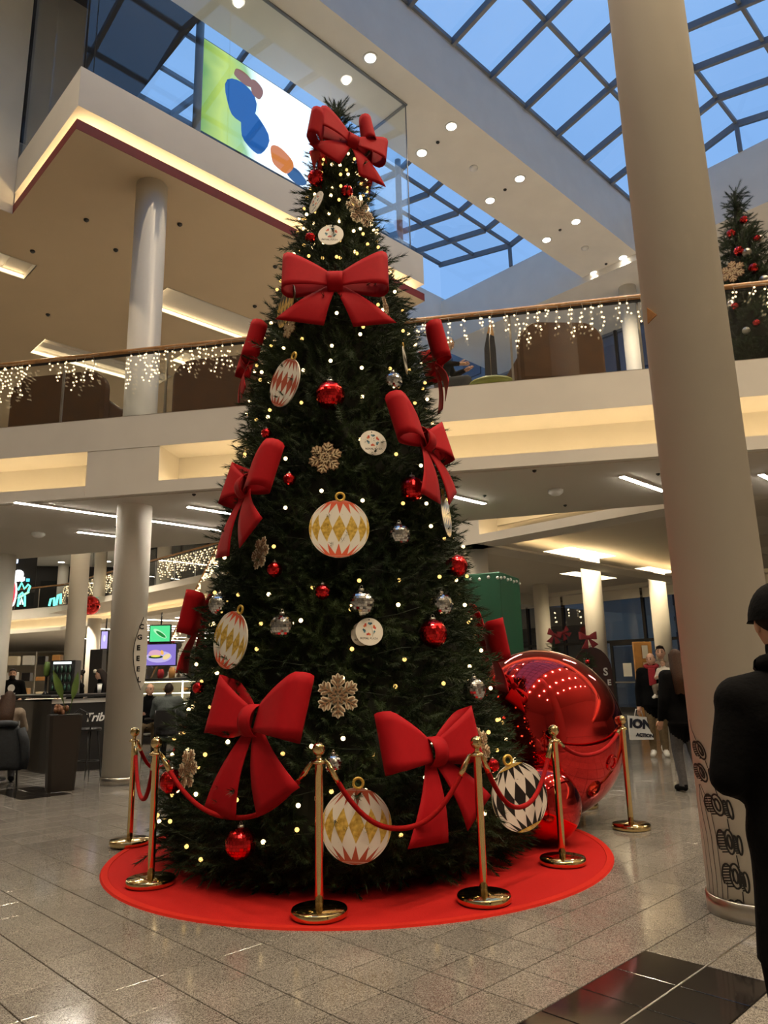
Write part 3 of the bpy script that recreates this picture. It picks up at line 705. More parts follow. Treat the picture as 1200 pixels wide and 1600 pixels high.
def hit(px, py, off=.02):
    d = ray(px, py); t = .0; tt = np.linspace(3.0, 9.0, 3000) / d[1]
    P = CAMP + d * tt[:, None]; ok = np.hypot(P[:, 0] - TC[0], P[:, 1] - TC[1]) <= tr_r(P[:, 2]) + off
    i = int(np.argmax(ok)) if ok.any() else int(np.argmin(np.hypot(P[:, 0] - TC[0], P[:, 1] - TC[1]) - tr_r(P[:, 2])))
    p = P[i]; nrm = p[:2] - TC; nrm = nrm / np.linalg.norm(nrm); return p, nrm
def face_rot(nrm, yaw=0.0, roll=0.0, tilt=0.0):
    return Euler((math.radians(tilt), math.radians(roll), math.atan2(nrm[0], -nrm[1]) + math.radians(yaw)), 'XYZ')

# ------------------------------------------------------------------ strings of fairy lights
bulb_v = MB().ball((0, 0, 0), .0125, 6, 4)
def bulbs_mesh(name, pts, mat_, parent, rad=1.0):
    tv = np.array(bulb_v.v) * rad; tf = np.array([f for f in bulb_v.f]); P = np.array(pts)
    vv = P[:, None, :] + tv[None]; ff = tf[None] + (np.arange(len(P)) * len(tv))[:, None, None]
    return link(name, np_mesh(name, vv.reshape(-1, 3), ff.reshape(-1, 4), mat_), parent, kind='stuff')
bands = [.12, .75, 1.4, 2.05, 2.75, 3.5, 4.3, 5.2, 6.0, 6.9]
where = ['around the foot of the tree', 'just above the tree foot', 'at the height of the large lower bows', 'above the large lower bows', 'around the middle of the tree', 'above the hanging harlequin disc', 'at gallery rail height', 'below the upper front bow', 'under the crowning bows']
for bi, (z0, z1) in enumerate(zip(bands, bands[1:])):
    t = thing('light_string', 'string of warm fairy lights wound ' + where[bi], 'fairy lights', (TC[0], TC[1], .012), group='fairy lights on the big tree')
    turns = max(2, round((z1 - z0) / (.30 if z0 < 4.5 else .17))); path = []; pts = []; acc = 0; prev = None
    for k in range(turns * 40 + 1):
        f = k / (turns * 40); z = z0 + (z1 - z0) * f; th = 2 * math.pi * turns * f + bi
        r = float(tr_r(z)) - .03 + .03 * math.sin(k * 1.7); zz = z + .05 * math.sin(k * .9 + bi); p = np.array([r * math.cos(th), r * math.sin(th), zz])
        if prev is not None:
            acc += np.linalg.norm(p - prev)
            if acc > (.21 if z0 < 4.5 else .105):
                acc = 0; pts.append(p + np.array([math.cos(th), math.sin(th), 0]) * random.uniform(.0, .05) + np.array([0, 0, random.uniform(-.09, .09)]))
        prev = p; path.append(p)
    MB().tube(path, .003, 4, cap=False).build('cable', M['gwire'], t)
    random.shuffle(pts); bulbs_mesh('bulbs', pts[::2], M['bulb'], t, 1.3); bulbs_mesh('bulbs', pts[1::2], M['bulb2'], t, 1.3)

# ------------------------------------------------------------------ bows
def sheet(fn, nu, nv, t=.006):
    """thick curved sheet from fn(u, v)"""
    q = MB(); P = np.array([[fn(i / nu, j / nv) for j in range(nv + 1)] for i in range(nu + 1)])
    du = np.gradient(P, axis=0); dv = np.gradient(P, axis=1); N = np.cross(du, dv); N /= (np.linalg.norm(N, axis=2)[..., None] + 1e-9)
    vs = list((P + N * t / 2).reshape(-1, 3)) + list((P - N * t / 2).reshape(-1, 3)); k = (nu + 1) * (nv + 1); fs = []
    for i in range(nu):
        for j in range(nv):
            a = i * (nv + 1) + j; fs += [(a, a + nv + 1, a + nv + 2, a + 1), (k + a, k + a + 1, k + a + nv + 2, k + a + nv + 1)]
    rim = [(i * (nv + 1), (i + 1) * (nv + 1)) for i in range(nu)] + [((i + 1) * (nv + 1) + nv, i * (nv + 1) + nv) for i in range(nu)]
    rim += [(j + 1, j) for j in range(nv)] + [(nu * (nv + 1) + j, nu * (nv + 1) + j + 1) for j in range(nv)]
    fs += [(a, k + a, k + c, c) for a, c in rim]; q.add(vs, fs, 0, True); return q
def loop_fn(sx, up=.10, L=.46, D=.085, w0=.07, w1=.20):
    def fn(u, v):
        # flat front, curled end, flat back
        if u < .4: g = u / .4; x, y = g * (L - D), -D * math.sin(g * math.pi / 2) ** .7
        elif u < .6: a = (u - .4) / .2 * math.pi; x, y = L - D + D * math.sin(a), -D * math.cos(a)
        else: g = (1 - u) / .4; x, y = g * (L - D), D * math.sin(g * math.pi / 2) ** .7
        f = x / L; w = w0 + (w1 - w0) * min(1, f * 1.15) ** 1.0
        return (sx * (x + .02), y - .04, up * f + (v - .5) * 2 * w)
    return fn
def tail_fn(sx, outer, inner):
    a0, a1 = np.array([sx * .07, -.03]), np.array([-sx * .005, -.06]); o, i = np.array([sx * outer[0], outer[1]]), np.array([sx * inner[0], inner[1]])
    def fn(u, v):
        p = (a0 * (1 - v) + a1 * v) * (1 - u) + (o * (1 - v) + i * v) * u
        return (p[0], -.02 - .05 * math.sin(u * 2.6) + .05 * u, p[1])
    return fn
BOWM = {'loopL': sheet(loop_fn(-1), 28, 6).mesh('loop', M['felt']), 'loopR': sheet(loop_fn(1), 28, 6).mesh('loop', M['felt']),
        'tailL': sheet(tail_fn(-1, (.53, -.39), (.10, -.47)), 10, 5).mesh('tail', M['felt']), 'tailR': sheet(tail_fn(1, (.54, -.45), (.16, -.49)), 10, 5).mesh('tail', M['felt']),
        'knot': sheet(lambda u, v: (.07 * (1 if True else 0) * (2 * v - 1), -.10 * math.sin(math.pi * (.0 + u)) - .02, .105 * math.cos(math.pi * u) + .0), 12, 4).mesh('knot', M['felt']),
        'tailL2': sheet(tail_fn(-1, (.39, -.58), (.0, -.60)), 10, 5).mesh('tail', M['felt']), 'tailR2': sheet(tail_fn(1, (.56, -.36), (.22, -.56)), 10, 5).mesh('tail', M['felt'])}
def bow(loc, rot, label, s=1.0, v2=False, group='large red bows on the tree'):
    t = thing('bow', label, 'bow', loc, rot=rot, scale=s, group=group)
    for nm, k in (('loop', 'loopL'), ('loop', 'loopR'), ('knot', 'knot'), ('tail', 'tailL2' if v2 else 'tailL'), ('tail', 'tailR2' if v2 else 'tailR')): link(nm, BOWM[k], t)
    return t
def bow_px(px, py, label, yaw=0, roll=0, tilt=-8, s=1.0, off=.12, v2=False):
    p, nrm = hit(px, py, off); return bow(p, face_rot(nrm, yaw, roll, tilt), label, s, v2)
bow_px(548, 225, 'red felt bow crowning the tree, facing the camera', 0, 12, -12, .80, .10)
bow_px(505, 235, 'red felt bow at the tree top turned to the left', -75, 0, -10, .72, .08)
p = np.array([TC[0] + .28, TC[1] + .05, 6.78]); bow(p, face_rot(np.array([1, .1]), 0, 6, -10), 'red felt bow at the tree top turned to the right', .74)
bow_px(524, 445, 'red felt bow spread flat on the upper front of the tree', 0, 0, -14, .98)
p = np.array([TC[0] - .84, TC[1] - .12, 4.42]); bow(p, face_rot(np.array([-1, -.3]), 0, 8, -14), 'red felt bow seen edge-on at the left of the tree beside the gallery rail', .88)
p = np.array([TC[0] + .92, TC[1] + .1, 4.45]); bow(p, face_rot(np.array([1, .05]), 0, -6, -14), 'red felt bow peeking out right of the tree below the gallery rail', .92)
bow_px(657, 690, 'red felt bow on the right of the tree under the gallery fascia', 22, 0, -16, .97, .14, True)
bow_px(392, 762, 'red felt bow on the left of the tree under the gallery fascia', -26, 3, -16, .97, .16, True)
p = np.array([TC[0] - 1.28, TC[1] + .15, 1.95]); bow(p, face_rot(np.array([-1, .05]), 0, 6, -14), 'red felt bow half hidden at the left tree edge above the seated diners', .95)
bow_px(404, 1128, 'largest red felt bow low on the left front of the tree', -26, 0, -16, 1.06, .16, True)
bow_px(672, 1176, 'red felt bow low on the right front of the tree behind a brass post', 18, 0, -14, .95, .16, True)
p = np.array([TC[0] + 1.30, TC[1] + .35, 1.72]); bow(p, face_rot(np.array([1, .2]), 0, -14, -14), 'red felt bow right of the tree above the giant bauble', .95)

# ------------------------------------------------------------------ mosaic baubles
def facet_ball(nlat=15, nlon=26, tilt=.10):
    q = MB(); r = random.Random(5)
    for i in range(nlat):
        t0, t1 = math.pi * (i + .04) / nlat, math.pi * (i + .96) / nlat; m = max(4, int(nlon * math.sin((t0 + t1) / 2)))
        for j in range(m):
            a0, a1 = 2 * math.pi * (j + .04) / m, 2 * math.pi * (j + .96) / m
            c = [np.array([math.sin(t) * math.cos(a), math.sin(t) * math.sin(a), math.cos(t)]) for t, a in ((t0, a0), (t1, a0), (t1, a1), (t0, a1))]
            k = [r.uniform(-tilt, tilt) * .16 for _ in range(2)]
            q.add([c[0] * (1 + k[0]), c[1] * (1 + k[1]), c[2] * (1 - k[0]), c[3] * (1 - k[1])], [(0, 1, 2, 3)])
    q.ball((0, 0, 0), .975, 20, 12, 1); return q
FB = facet_ball()
ball_s = FB.mesh('mosaic_shell', [M['silfacet'], M['steel']]); ball_r = FB.mesh('mosaic_shell', [M['redfacet'], M['redmir']])
cap_me = MB().lathe([(.22, .95), (.22, 1.12), (.0001, 1.14)], 12).mesh('cap', M['steel']); ring_me = MB().tube([(.12 * math.cos(k * .524), 0, 1.24 + .12 * math.sin(k * .524)) for k in range(13)], .02, 5, cap=False).mesh('hanging_ring', M['steel'])
def bauble(px, py, rpx, red, label):
    p, nrm = hit(px, py, .06); dist = float(np.linalg.norm(p - CAMP)); r = rpx * dist / 1165
    t = thing('bauble', label, 'bauble', p, rot=Euler((0, 0, px * .7)), scale=r, group='red mosaic baubles on the tree' if red else 'silver mosaic baubles on the tree')
    link('mosaic_shell', ball_r if red else ball_s, t); c = link('cap', cap_me, t); link('hanging_ring', ring_me, c)
for a in ((614, 596, 15, 0, 'silver mirror-mosaic bauble highest on the right of the tree'), (624, 836, 18, 0, 'silver mirror-mosaic bauble right of the large harlequin disc'),
          (565, 943, 21, 0, 'silver mirror-mosaic bauble touching the logo disc'), (441, 979, 20, 0, 'silver mirror-mosaic bauble on the left half, level with the logo disc'),
          (690, 945, 18, 0, 'silver mirror-mosaic bauble above the large red one on the right'), (741, 1078, 18, 0, 'silver mirror-mosaic bauble at the right tree edge beside the giant bauble'),
          (521, 1194, 15, 0, 'silver mirror-mosaic bauble behind the front brass post'), (343, 945, 17, 0, 'silver mirror-mosaic bauble at the left tree edge'),
          (516, 618, 23, 1, 'large red mosaic bauble in the upper middle of the tree'), (416, 677, 8, 1, 'tiny red mosaic bauble at the left tree edge'),
          (452, 749, 10, 1, 'small red mosaic bauble right of the left bow'), (429, 890, 12, 1, 'small red mosaic bauble on the left half below the left bow'),
          (504, 925, 12, 1, 'small red mosaic bauble below the large harlequin disc'), (644, 764, 20, 1, 'red mosaic bauble tucked under the tails of the right bow'),
          (677, 990, 22, 1, 'large red mosaic bauble on the lower right of the tree'), (713, 884, 18, 1, 'red mosaic bauble at the right tree edge beside the green box'),
          (268, 1221, 17, 1, 'red mosaic bauble at the lower left tree edge behind the rope'), (376, 1318, 22, 1, 'red mosaic bauble near the foot of the tree'),
          (542, 299, 9, 1, 'small red mosaic bauble under the crowning bow'), (494, 278, 12, 1, 'red mosaic bauble beside the crowning bow tail'),
          (770, 1196, 10, 1, 'small red mosaic bauble behind the right brass post'), (485, 372, 8, 1, 'tiny red mosaic bauble left of the upper logo disc'), (310, 1075, 9, 1, 'small red mosaic bauble at the left edge above the large bow')): bauble(*a)

# ------------------------------------------------------------------ harlequin discs (flat printed boards)
def harlequin(cols, ring=True):
    """cols: (cap, triangle, field, diamond) material names; returns parts"""
    mats = [M[c] for c in cols]; R = 1.0; lat = [-66, -44, -22, 0, 22, 44, 66]; step = 25.7
    def P(la, lo, y=-.028):
        la, lo = math.radians(la), math.radians(max(-90, min(90, lo))); return (R * math.cos(la) * math.sin(lo), y, R * math.sin(la))
    board = MB(); prof = [(math.cos(2 * math.pi * k / 64), math.sin(2 * math.pi * k / 64)) for k in range(64)]
    vs = [(c, y, s) for y in (-.025, .025) for c, s in prof]; board.add(vs, [tuple(range(64)), tuple(range(127, 63, -1))] + [(64 + i, 64 + (i + 1) % 64, (i + 1) % 64, i) for i in range(64)], 2)
    pr = MB()
    def diamond(la, lo, h, w, m):
        pts = []
        for (l0, o0, l1, o1) in ((la + h, lo, la, lo + w), (la, lo + w, la - h, lo), (la - h, lo, la, lo - w), (la, lo - w, la + h, lo)):
            for k in range(4): f = k / 4; pts.append(P(l0 + (l1 - l0) * f, o0 + (o1 - o0) * f))
        pr.add(pts, [tuple(range(len(pts)))], m)
    lons = [step * k for k in range(-3, 4)]
    for lo in lons: diamond(0, lo, 28, step / 2, 3)
    for lo in lons:
        for s in (1, -1):
            pts = [P(s * 62, lo - step / 2), P(s * 62, lo + step / 2), P(s * 31, lo)]
            pr.add(pts, [(0, 1, 2)], 1)
    for s in (1, -1):                                    # caps with a pale line
        for l0, l1, m in ((62, 68, 0), (69.5, 73, 0), (74, 90, 0)):
            top = [P(s * l1, k * 15 - 90) for k in range(13)]; bot = [P(s * l0, k * 15 - 90) for k in range(13)]
            pr.add(bot + top, [(i, i + 1, 14 + i, 13 + i) for i in range(12)], m)
    return board.mesh('board', mats), pr.mesh('harlequin_print', mats)
HQ = {'coral': harlequin(('pcoral', 'pcoral', 'pwhite', 'pgold')), 'red': harlequin(('pred', 'pred', 'pwhite', 'pgold')), 'brick': harlequin(('pred', 'pred', 'pwhite', 'pred')), 'black': harlequin(('pgold', 'pblack', 'pwhite', 'pblack')), 'dark': harlequin(('pgold', 'pgold', 'pblack', 'pgold'))}
hring = MB().tube([(.14 * math.cos(k * .393), 0, 1.12 + .14 * math.sin(k * .393)) for k in range(17)], .045, 6, cap=False).mesh('hanger', M['pgold'])
def disc_px(px, py, rpx, kind, label, yaw=0, roll=0, tilt=-6, off=.07):
    p, nrm = hit(px, py, off); r = rpx * float(np.linalg.norm(p - CAMP)) / 1165
    t = thing('harlequin_disc', label, 'ornament', p, rot=face_rot(nrm, yaw, roll, tilt), scale=r, group='flat harlequin ornaments on the tree')
    link('board', HQ[kind][0], t); link('print', HQ[kind][1], t); link('hanger', hring, t)
disc_px(530, 826, 48, 'coral', 'round white, gold and coral harlequin disc in the middle of the tree', 0, 2)
disc_px(557, 1290, 52, 'red', 'large white, gold and brick-red harlequin disc at the foot of the tree behind the rope', 2, 4)
disc_px(445, 598, 39, 'brick', 'narrow turned white and brick-red harlequin disc left of the large red bauble', -22, 28, -4)
disc_px(360, 1000, 44, 'coral', 'turned gold and coral harlequin disc at the left tree edge', -6, 24, -4)
disc_px(812, 1245, 48, 'black', 'black and white harlequin disc beside the small giant bauble', -30, -16, -4, .14)
disc_px(697, 806, 34, 'dark', 'black and gold harlequin disc seen edge-on at the right tree edge', 18, -8, -4)
disc_px(447, 478, 34, 'dark', 'gold harlequin disc seen edge-on left of the upper front bow', -25, 10, -4)
disc_px(633, 563, 22, 'black', 'thin edge of a harlequin disc at the right of the tree', 38, -10, -4)

# ------------------------------------------------------------------ logo discs
def logo_disc(px, py, rpx, label, yaw=0, roll=0, tilt=-10, off=.07):
    p, nrm = hit(px, py, off); r = rpx * float(np.linalg.norm(p - CAMP)) / 1165
    t = thing('logo_disc', label, 'ornament', p, rot=face_rot(nrm, yaw, roll, tilt), scale=r, group='white logo discs on the tree')
    bd = link('board', LOGO['board'], t); link('logo', LOGO['mark'], bd); link('lettering', LOGO['t1'], bd); link('lettering', LOGO['t2'], bd); link('eyelet', LOGO['eye'], bd)
q = MB(); prof = [(math.cos(2 * math.pi * k / 48), math.sin(2 * math.pi * k / 48)) for k in range(48)]
q.add([(c, y, s) for y in (-.03, .03) for c, s in prof], [tuple(range(48)), tuple(range(95, 47, -1))] + [(48 + i, 48 + (i + 1) % 48, (i + 1) % 48, i) for i in range(48)])
LOGO = {'board': q.mesh('board', M['pwhite'])}
q = MB()
for k in range(6):                                       # ring of six folded arrows
    a = math.radians(60 * k + 20); c = np.array([math.cos(a), math.sin(a)]) * .36; d = np.array([-math.sin(a), math.cos(a)]); e = np.array([math.cos(a), math.sin(a)])
    for (pts, m) in (([(-.17, .05), (.0, -.09), (.03, .10), (-.10, .14)], k % 2), ([(.0, -.09), (.17, .0), (.14, .12), (.03, .10)], 2 + k % 2)):
        q.add([((c + d * x + e * y)[0], -.034, (c + d * x + e * y)[1] + .2) for x, y in pts], [tuple(range(4))], m)
LOGO['mark'] = q.mesh('logo', [mat('logo_red', (.50, .04, .03), .5), mat('logo_petrol', (.02, .09, .13), .5), mat('logo_orange', (.62, .16, .03), .5), mat('logo_blue', (.08, .22, .28), .5)])
ink = mat('grey_ink', (.06, .055, .05), .6)
m1 = text_mesh('ROYAL', .20, .002, ink, bold=.006); m1.transform(Matrix.Translation((-.35, -.034, -.5))); m2 = text_mesh('PLAZA', .20, .002, ink); m2.transform(Matrix.Translation((.32, -.034, -.5)))
LOGO['t1'], LOGO['t2'] = m1, m2
LOGO['eye'] = MB().tube([(0, -.04, .86), (0, .0, .86)], .05, 8).mesh('eyelet', M['black'])
logo_disc(517, 367, 19, 'white oval logo disc facing front near the tree top', 0, 6)
logo_disc(494, 316, 17, 'white logo disc turned left just below the crowning bows', -20, -24)
logo_disc(583, 692, 22, 'white logo disc left of the right bow', 0, -4)
logo_disc(577, 987, 22, 'white logo disc below a silver bauble', 0, 2)
logo_disc(566, 990, 19, 'white logo disc half hidden behind the other logo disc', -30, 0, -6, .03)

# ------------------------------------------------------------------ wooden snowflakes
def snowflake(w, layer, L=1.0):
    q = MB()
    for k in range(6):
        a = math.radians(60 * k + 30)
        def seg(p0, p1):
            p0 = np.array(p0); p1 = np.array(p1); rot = np.array([[math.cos(a), -math.sin(a)], [math.sin(a), math.cos(a)]]); p0, p1 = rot @ p0, rot @ p1
            d = (p1 - p0) / np.linalg.norm(p1 - p0); n_ = np.array([-d[1], d[0]]) * w / 2; e = d * w / 2
            c = [p0 - n_ - e, p1 - n_, p1 + e, p1 + n_, p0 + n_ - e]; y0, y1 = layer
            q.add([(x, y0, z) for x, z in c] + [(x, y1, z) for x, z in c], [(0, 1, 2, 3, 4), (9, 8, 7, 6, 5)] + [(5 + i, 5 + (i + 1) % 5, (i + 1) % 5, i) for i in range(5)])
        seg((.12, 0), (L * .93, 0))
        for s in (1, -1): seg((.42, 0), (.66, s * .26)); seg((.64, 0), (.84, s * .2)); seg((.2, 0), (.2 + .12, s * .2))
    return q
SF = [(snowflake(.19, (-.01, .04)).mesh('backing', M['cream']), snowflake(.055, (-.05, -.008)).mesh('star', M['plydark'])), (snowflake(.22, (-.01, .04)).mesh('backing', M['plydark']), snowflake(.08, (-.05, -.008)).mesh('star', M['ply']))]
def flake(px, py, rpx, kind, label, yaw=0, roll=0, off=.06):
    p, nrm = hit(px, py, off); r = rpx * float(np.linalg.norm(p - CAMP)) / 1165
    t = thing('snowflake', label, 'ornament', p, rot=face_rot(nrm, yaw, roll, -6), scale=r, group='wooden snowflakes on the tree')
    bk = link('backing', SF[kind][0], t); link('star', SF[kind][1], bk)
flake(528, 1087, 34, 0, 'cream wooden snowflake low in the middle of the tree')
flake(508, 715, 27, 1, 'tan wooden snowflake above the large harlequin disc', 0, 12)
flake(406, 864, 27, 0, 'cream wooden snowflake turned edge-on left of the middle', -24, 24)
flake(562, 330, 26, 0, 'cream wooden snowflake near the tree top on the right', 10, -28)
flake(293, 1201, 29, 0, 'cream wooden snowflake at the lower left tree edge', -6, 22, .08)
flake(752, 1168, 30, 0, 'cream wooden snowflake behind the right brass post', 12, -10, .08)
flake(452, 512, 18, 1, 'small tan wooden snowflake left below the upper front bow', -20, 0)
flake(603, 480, 18, 0, 'small cream wooden snowflake right of the upper front bow', 35, 0)

# ================================================================== CARPET, GIANT BAUBLES, BARRIER
t = thing('carpet', 'round red carpet under the Christmas tree', 'carpet', (*CARPET_C, 0))
MB().lathe([(CARPET_R - .06, 0), (CARPET_R - .06, .010), (.0001, .0101)], 96, smooth=False).build('pile', M['carpet'], t)
MB().lathe([(CARPET_R - .06, .0), (CARPET_R - .057, .0125), (CARPET_R - .01, .0125), (CARPET_R, .0)], 96, smooth=False).build('binding', M['carpet_edge'], t)
for (x, y, r), lb in zip(BALLS, ('giant mirror-red bauble standing behind the tree on the right', 'smaller mirror-red bauble standing in front of the giant one')):
    t = thing('giant_bauble', lb, 'bauble', (x, y, .011 if r < .5 else 0.011), rot=Euler((0, 0, 0)), group='giant red baubles on the floor')
    q = MB(); q.ball((0, 0, r), r, 64, 40); q.build('shell', M['redmir'], t)
    ax = np.array([.55, -.62, -.25]) if r > .5 else np.array([-.2, -.8, -.35]); ax = ax / np.linalg.norm(ax)
    if r > .5:                                              # moulded eyelet on the shell
        c = np.array([0, 0, r]) + ax * (r - .01); e1 = np.cross(ax, [0, 0, 1.0]); e1 /= np.linalg.norm(e1); e2 = np.cross(ax, e1)
        q = MB(); q.tube([c + (e1 * math.cos(k * .393) + e2 * math.sin(k * .393)) * .06 + ax * .01 for k in range(17)], .018, 8, cap=False); q.tube([c - ax * .01, c + ax * .012], .03, 12); q.build('valve', M['redmir'], t)
posts = [(-2.334, 6.969), (-1.721, 5.628), (-.448, 4.826), (.574, 5.039), (1.282, 5.94), (2.204, 7.192), (2.05, 8.35), (-2.2, 8.1)]
plab = ['brass barrier post farthest left beside the cream column', 'brass barrier post left of the large low bow', 'brass barrier post nearest the camera', 'brass barrier post right of the foot of the tree', 'brass barrier post in front of the giant bauble', 'brass barrier post at the right edge of the giant bauble', 'brass barrier post behind the giant bauble', 'brass barrier post hidden behind the tree']
_pz = [(.0001, 0), (.165, 0), (.172, .012), (.172, .038), (.165, .048), (.06, .052), (.03, .06)]
PM = {'base': MB().lathe(_pz, 40).mesh('base', M['gold']), 'pole': MB().lathe([(.024, .05), (.026, .06), (.0255, .875), (.03, .88)], 20).mesh('pole', M['gold']),
      'collar': MB().lathe([(.03, .872), (.047, .878), (.047, .888), (.03, .898), (.018, .905), (.016, .925), (.026, .932)], 20).mesh('collar', M['gold']),
      'ball': MB().ball((0, 0, .962), .042, 20, 14).mesh('ball', M['gold'])}
for (x, y), lb in zip(posts, plab):
    t = thing('barrier_post', lb, 'barrier post', (x, y, .012 if math.hypot(x - CARPET_C[0], y - CARPET_C[1]) < CARPET_R + .1 else 0), random.uniform(0, 3), group='brass barrier posts around the tree')
    for k, me in PM.items(): link({'ball': 'finial'}.get(k, k), me, t)
links = [(0, 1, .40, 'red velvet rope hanging between the two leftmost posts'), (1, 2, .38, 'red velvet rope sagging in front of the large low bow'), (2, 3, .42, 'red velvet rope sagging in front of the harlequin disc at the tree foot'), (3, 4, .40, 'red velvet rope sagging in front of the black and white disc'), (4, 5, .17, 'red velvet rope across the giant bauble'), (5, 6, .3, 'red velvet rope behind the giant bauble'), (0, 7, .3, 'red velvet rope running behind the tree on the left')]
for i, j, sag, lb in links:
    a, c = np.array([*posts[i], .895]), np.array([*posts[j], .895]); d = (c - a) / np.linalg.norm(c - a); L = np.linalg.norm(c - a)
    a2, c2 = a + d * .055, c - d * .055
    t = thing('velvet_rope', lb, 'rope', a2, group='red velvet ropes around the tree')
    def pt(f): return (a2 + (c2 - a2) * f - np.array([0, 0, sag * (1 - abs(2 * f - 1) ** 2.3)])) - a2
    n = 28; P = [pt(k / n) for k in range(n + 1)]
    MB().tube(P[1:-1], .0165, 10).build('cord', M['rope'], t)
    for k0, k1 in ((0, 2), (n, n - 2)): MB().tube([P[k0], P[k1] * .55 + P[k0] * .45, P[k1]], [.012, .019, .019], 10).build('ferrule', M['gold'], t)
    for P_, s in ((a - a2, 1), (c - a2, -1)):
        MB().tube([P_ + d * s * .03 + np.array([0, 0, -.005]), P_ + d * s * .05 + np.array([0, 0, .006]), P_ + d * s * .06 + np.array([0, 0, -.01])], .006, 6).build('hook', M['gold'], t)
# ================================================================== RAILINGS WITH ICICLE LIGHTS
def railing(pts_xy, nposts, z, label, group, post_s=None, hr=True, h=1.08):
    """glass balustrade along a straight line"""
    a, c = np.array(pts_xy[0][:2]), np.array(pts_xy[1][:2]); L = np.linalg.norm(c - a); d = (c - a) / L
    t = thing('glass_railing', label, 'railing', (a[0], a[1], z), math.atan2(d[1], d[0]), group)
    ss = post_s if post_s is not None else list(np.linspace(0, L, nposts))
    for s0, s1 in zip(ss, ss[1:]): MB().box(((s0 + s1) / 2, 0, h / 2 - .02), (s1 - s0 - .02, .014, h - .06)).build('glass_panel', M['glass'], t)
    pm = MB().box((0, .03, h / 2), (.03, .03, h)).mesh('post', M['steel'])
    for s in ss: o = link('post', pm, t); o.location = (s, 0, 0)
    q = MB(); q.tube([(ss[0], 0, h + .02), (ss[-1], 0, h + .02)], .042, 12); q.build('handrail', M['wood'], t)
    MB().box(((ss[0] + ss[-1]) / 2, 0, h - .035), (ss[-1] - ss[0], .03, .03)).build('rail_channel', M['blackm'], t)
    MB().box(((ss[0] + ss[-1]) / 2, 0, .012), (ss[-1] - ss[0], .05, .024)).build('floor_channel', M['steel'], t)
    return t
def icicles(a, c, z, spans, label, group, step=.13, dens=.06, lo=.12, hi=.5, br=1.3, mat_='bulbw', seed=0, jit=.018):
    a, c = np.array(a[:2]), np.array(c[:2]); d = (c - a) / np.linalg.norm(c - a); r = random.Random(seed)
    for k, (s0, s1, lb) in enumerate(spans):
        o0 = a + d * s0; t = thing('icicle_lights', lb, 'fairy lights', (o0[0], o0[1], z), math.atan2(d[1], d[0]), group)
        q = MB(); q.tube([(x, -.035, .008 * math.sin(x * 9)) for x in np.linspace(0, s1 - s0, 12)], .004, 4, cap=False); pts = []
        s = r.uniform(0, step)
        while s < s1 - s0:
            L = r.uniform(lo, hi); n = max(3, int(L / dens)); ph = r.uniform(0, 6)
            path = [(s + jit * math.sin(ph + i * 1.3), -.035 + .01 * math.cos(ph + i), -L * i / n) for i in range(n + 1)]
            q.tube(path, .0028, 4, cap=False)
            for i in range(1, n + 1):
                for w in ((-1, 1) if r.random() < .45 else (r.choice((-1, 1)),)): pts.append((path[i][0] + w * r.uniform(.008, .03), path[i][1] - .01, path[i][2] - r.uniform(0, .03)))
            s += step * r.uniform(.6, 1.4)
        q.build('wire', M['wire'], t); bulbs_mesh('bulbs', pts, M[mat_], t, br)
def bx_of(px, py, yl=.06):
    d = ray(px, py); n = LB(0, 1) - LB(0, 0); p0 = LB(0, yl); t = np.dot(p0 - CAMP, n) / np.dot(d, n); p = CAMP + d * t; return float(np.dot(p - LB(0, 0), LB(1, 0) - LB(0, 0))), float(p[2])
xp0, xp1 = bx_of(96, 615)[0], bx_of(258, 595)[0]; sp_ = xp1 - xp0
ss = [xp0 + sp_ * k for k in range(-4, 10)]
rail_a = LB(0, .06)
railing((LB(0, .06), LB(1, .06)), 0, 5.38, 'glass railing with oak handrail along the gallery bridge', 'glass railings', post_s=ss)
sx = lambda px, py: bx_of(px, py)[0]
GI = 'icicle light strings on the bridge railing'
icicles(LB(0, -.0), LB(1, -.0), 6.43, [(sx(-20, 575), sx(50, 572), 'icicle lights on the railing at the left picture edge'), (sx(84, 570), sx(160, 562), 'dense icicle lights left of the upper column'), (sx(205, 556), sx(256, 548), 'short icicle lights in front of the upper column')], '', GI, .13, .06, .15, .62, 1.15, seed=3)
icicles(LB(0, -.0), LB(1, -.0), 6.43, [(sx(262, 547), sx(345, 538), 'icicle lights over the right brown sofa back'), (sx(350, 536), sx(420, 530), 'icicle lights beside the left edge-on bow')], '', GI, .17, .065, .12, .5, 1.15, seed=4)
icicles(LB(0, -.0), LB(1, -.0), 6.43, [(sx(640, 500), sx(735, 490), 'icicle lights right of the tree on the bridge railing'), (sx(740, 490), sx(870, 475), 'icicle lights in front of the big brown armchair'), (sx(875, 475), sx(1000, 460), 'icicle lights left of the near column'), (sx(1140, 445), sx(1230, 432), 'icicle lights right of the near column in front of the small tree')], '', GI, .17, .065, .12, .55, 1.15, seed=5)
GF = 'icicle lights on the far gallery railing'
f0, f1 = W(14.34, 17.0), W(14.34, 38.1)
railing((f1, f0), 14, 5.38, 'far gallery railing with oak rail, long straight run', 'glass railings')
railing((np.array([-30.0, 44.05, 0]), f1), 9, 5.38, 'far gallery railing behind the neon sign', 'glass railings')
Lf = 21.1
icicles(f1, f0, 6.43, [(.1, 3.2, 'thick curtain of lights left of the tall far column'), (3.3, 6.0, 'thick curtain of lights above the hanging bauble'), (10.2, 12.6, 'lights on the far gallery beside its column'), (12.8, 15.0, 'lights on the far gallery, middle bunch'), (15.2, 17.6, 'lights on the far gallery beside the red bow')], '', GF, .2, .09, .3, .95, 1.8, seed=8, jit=.09)

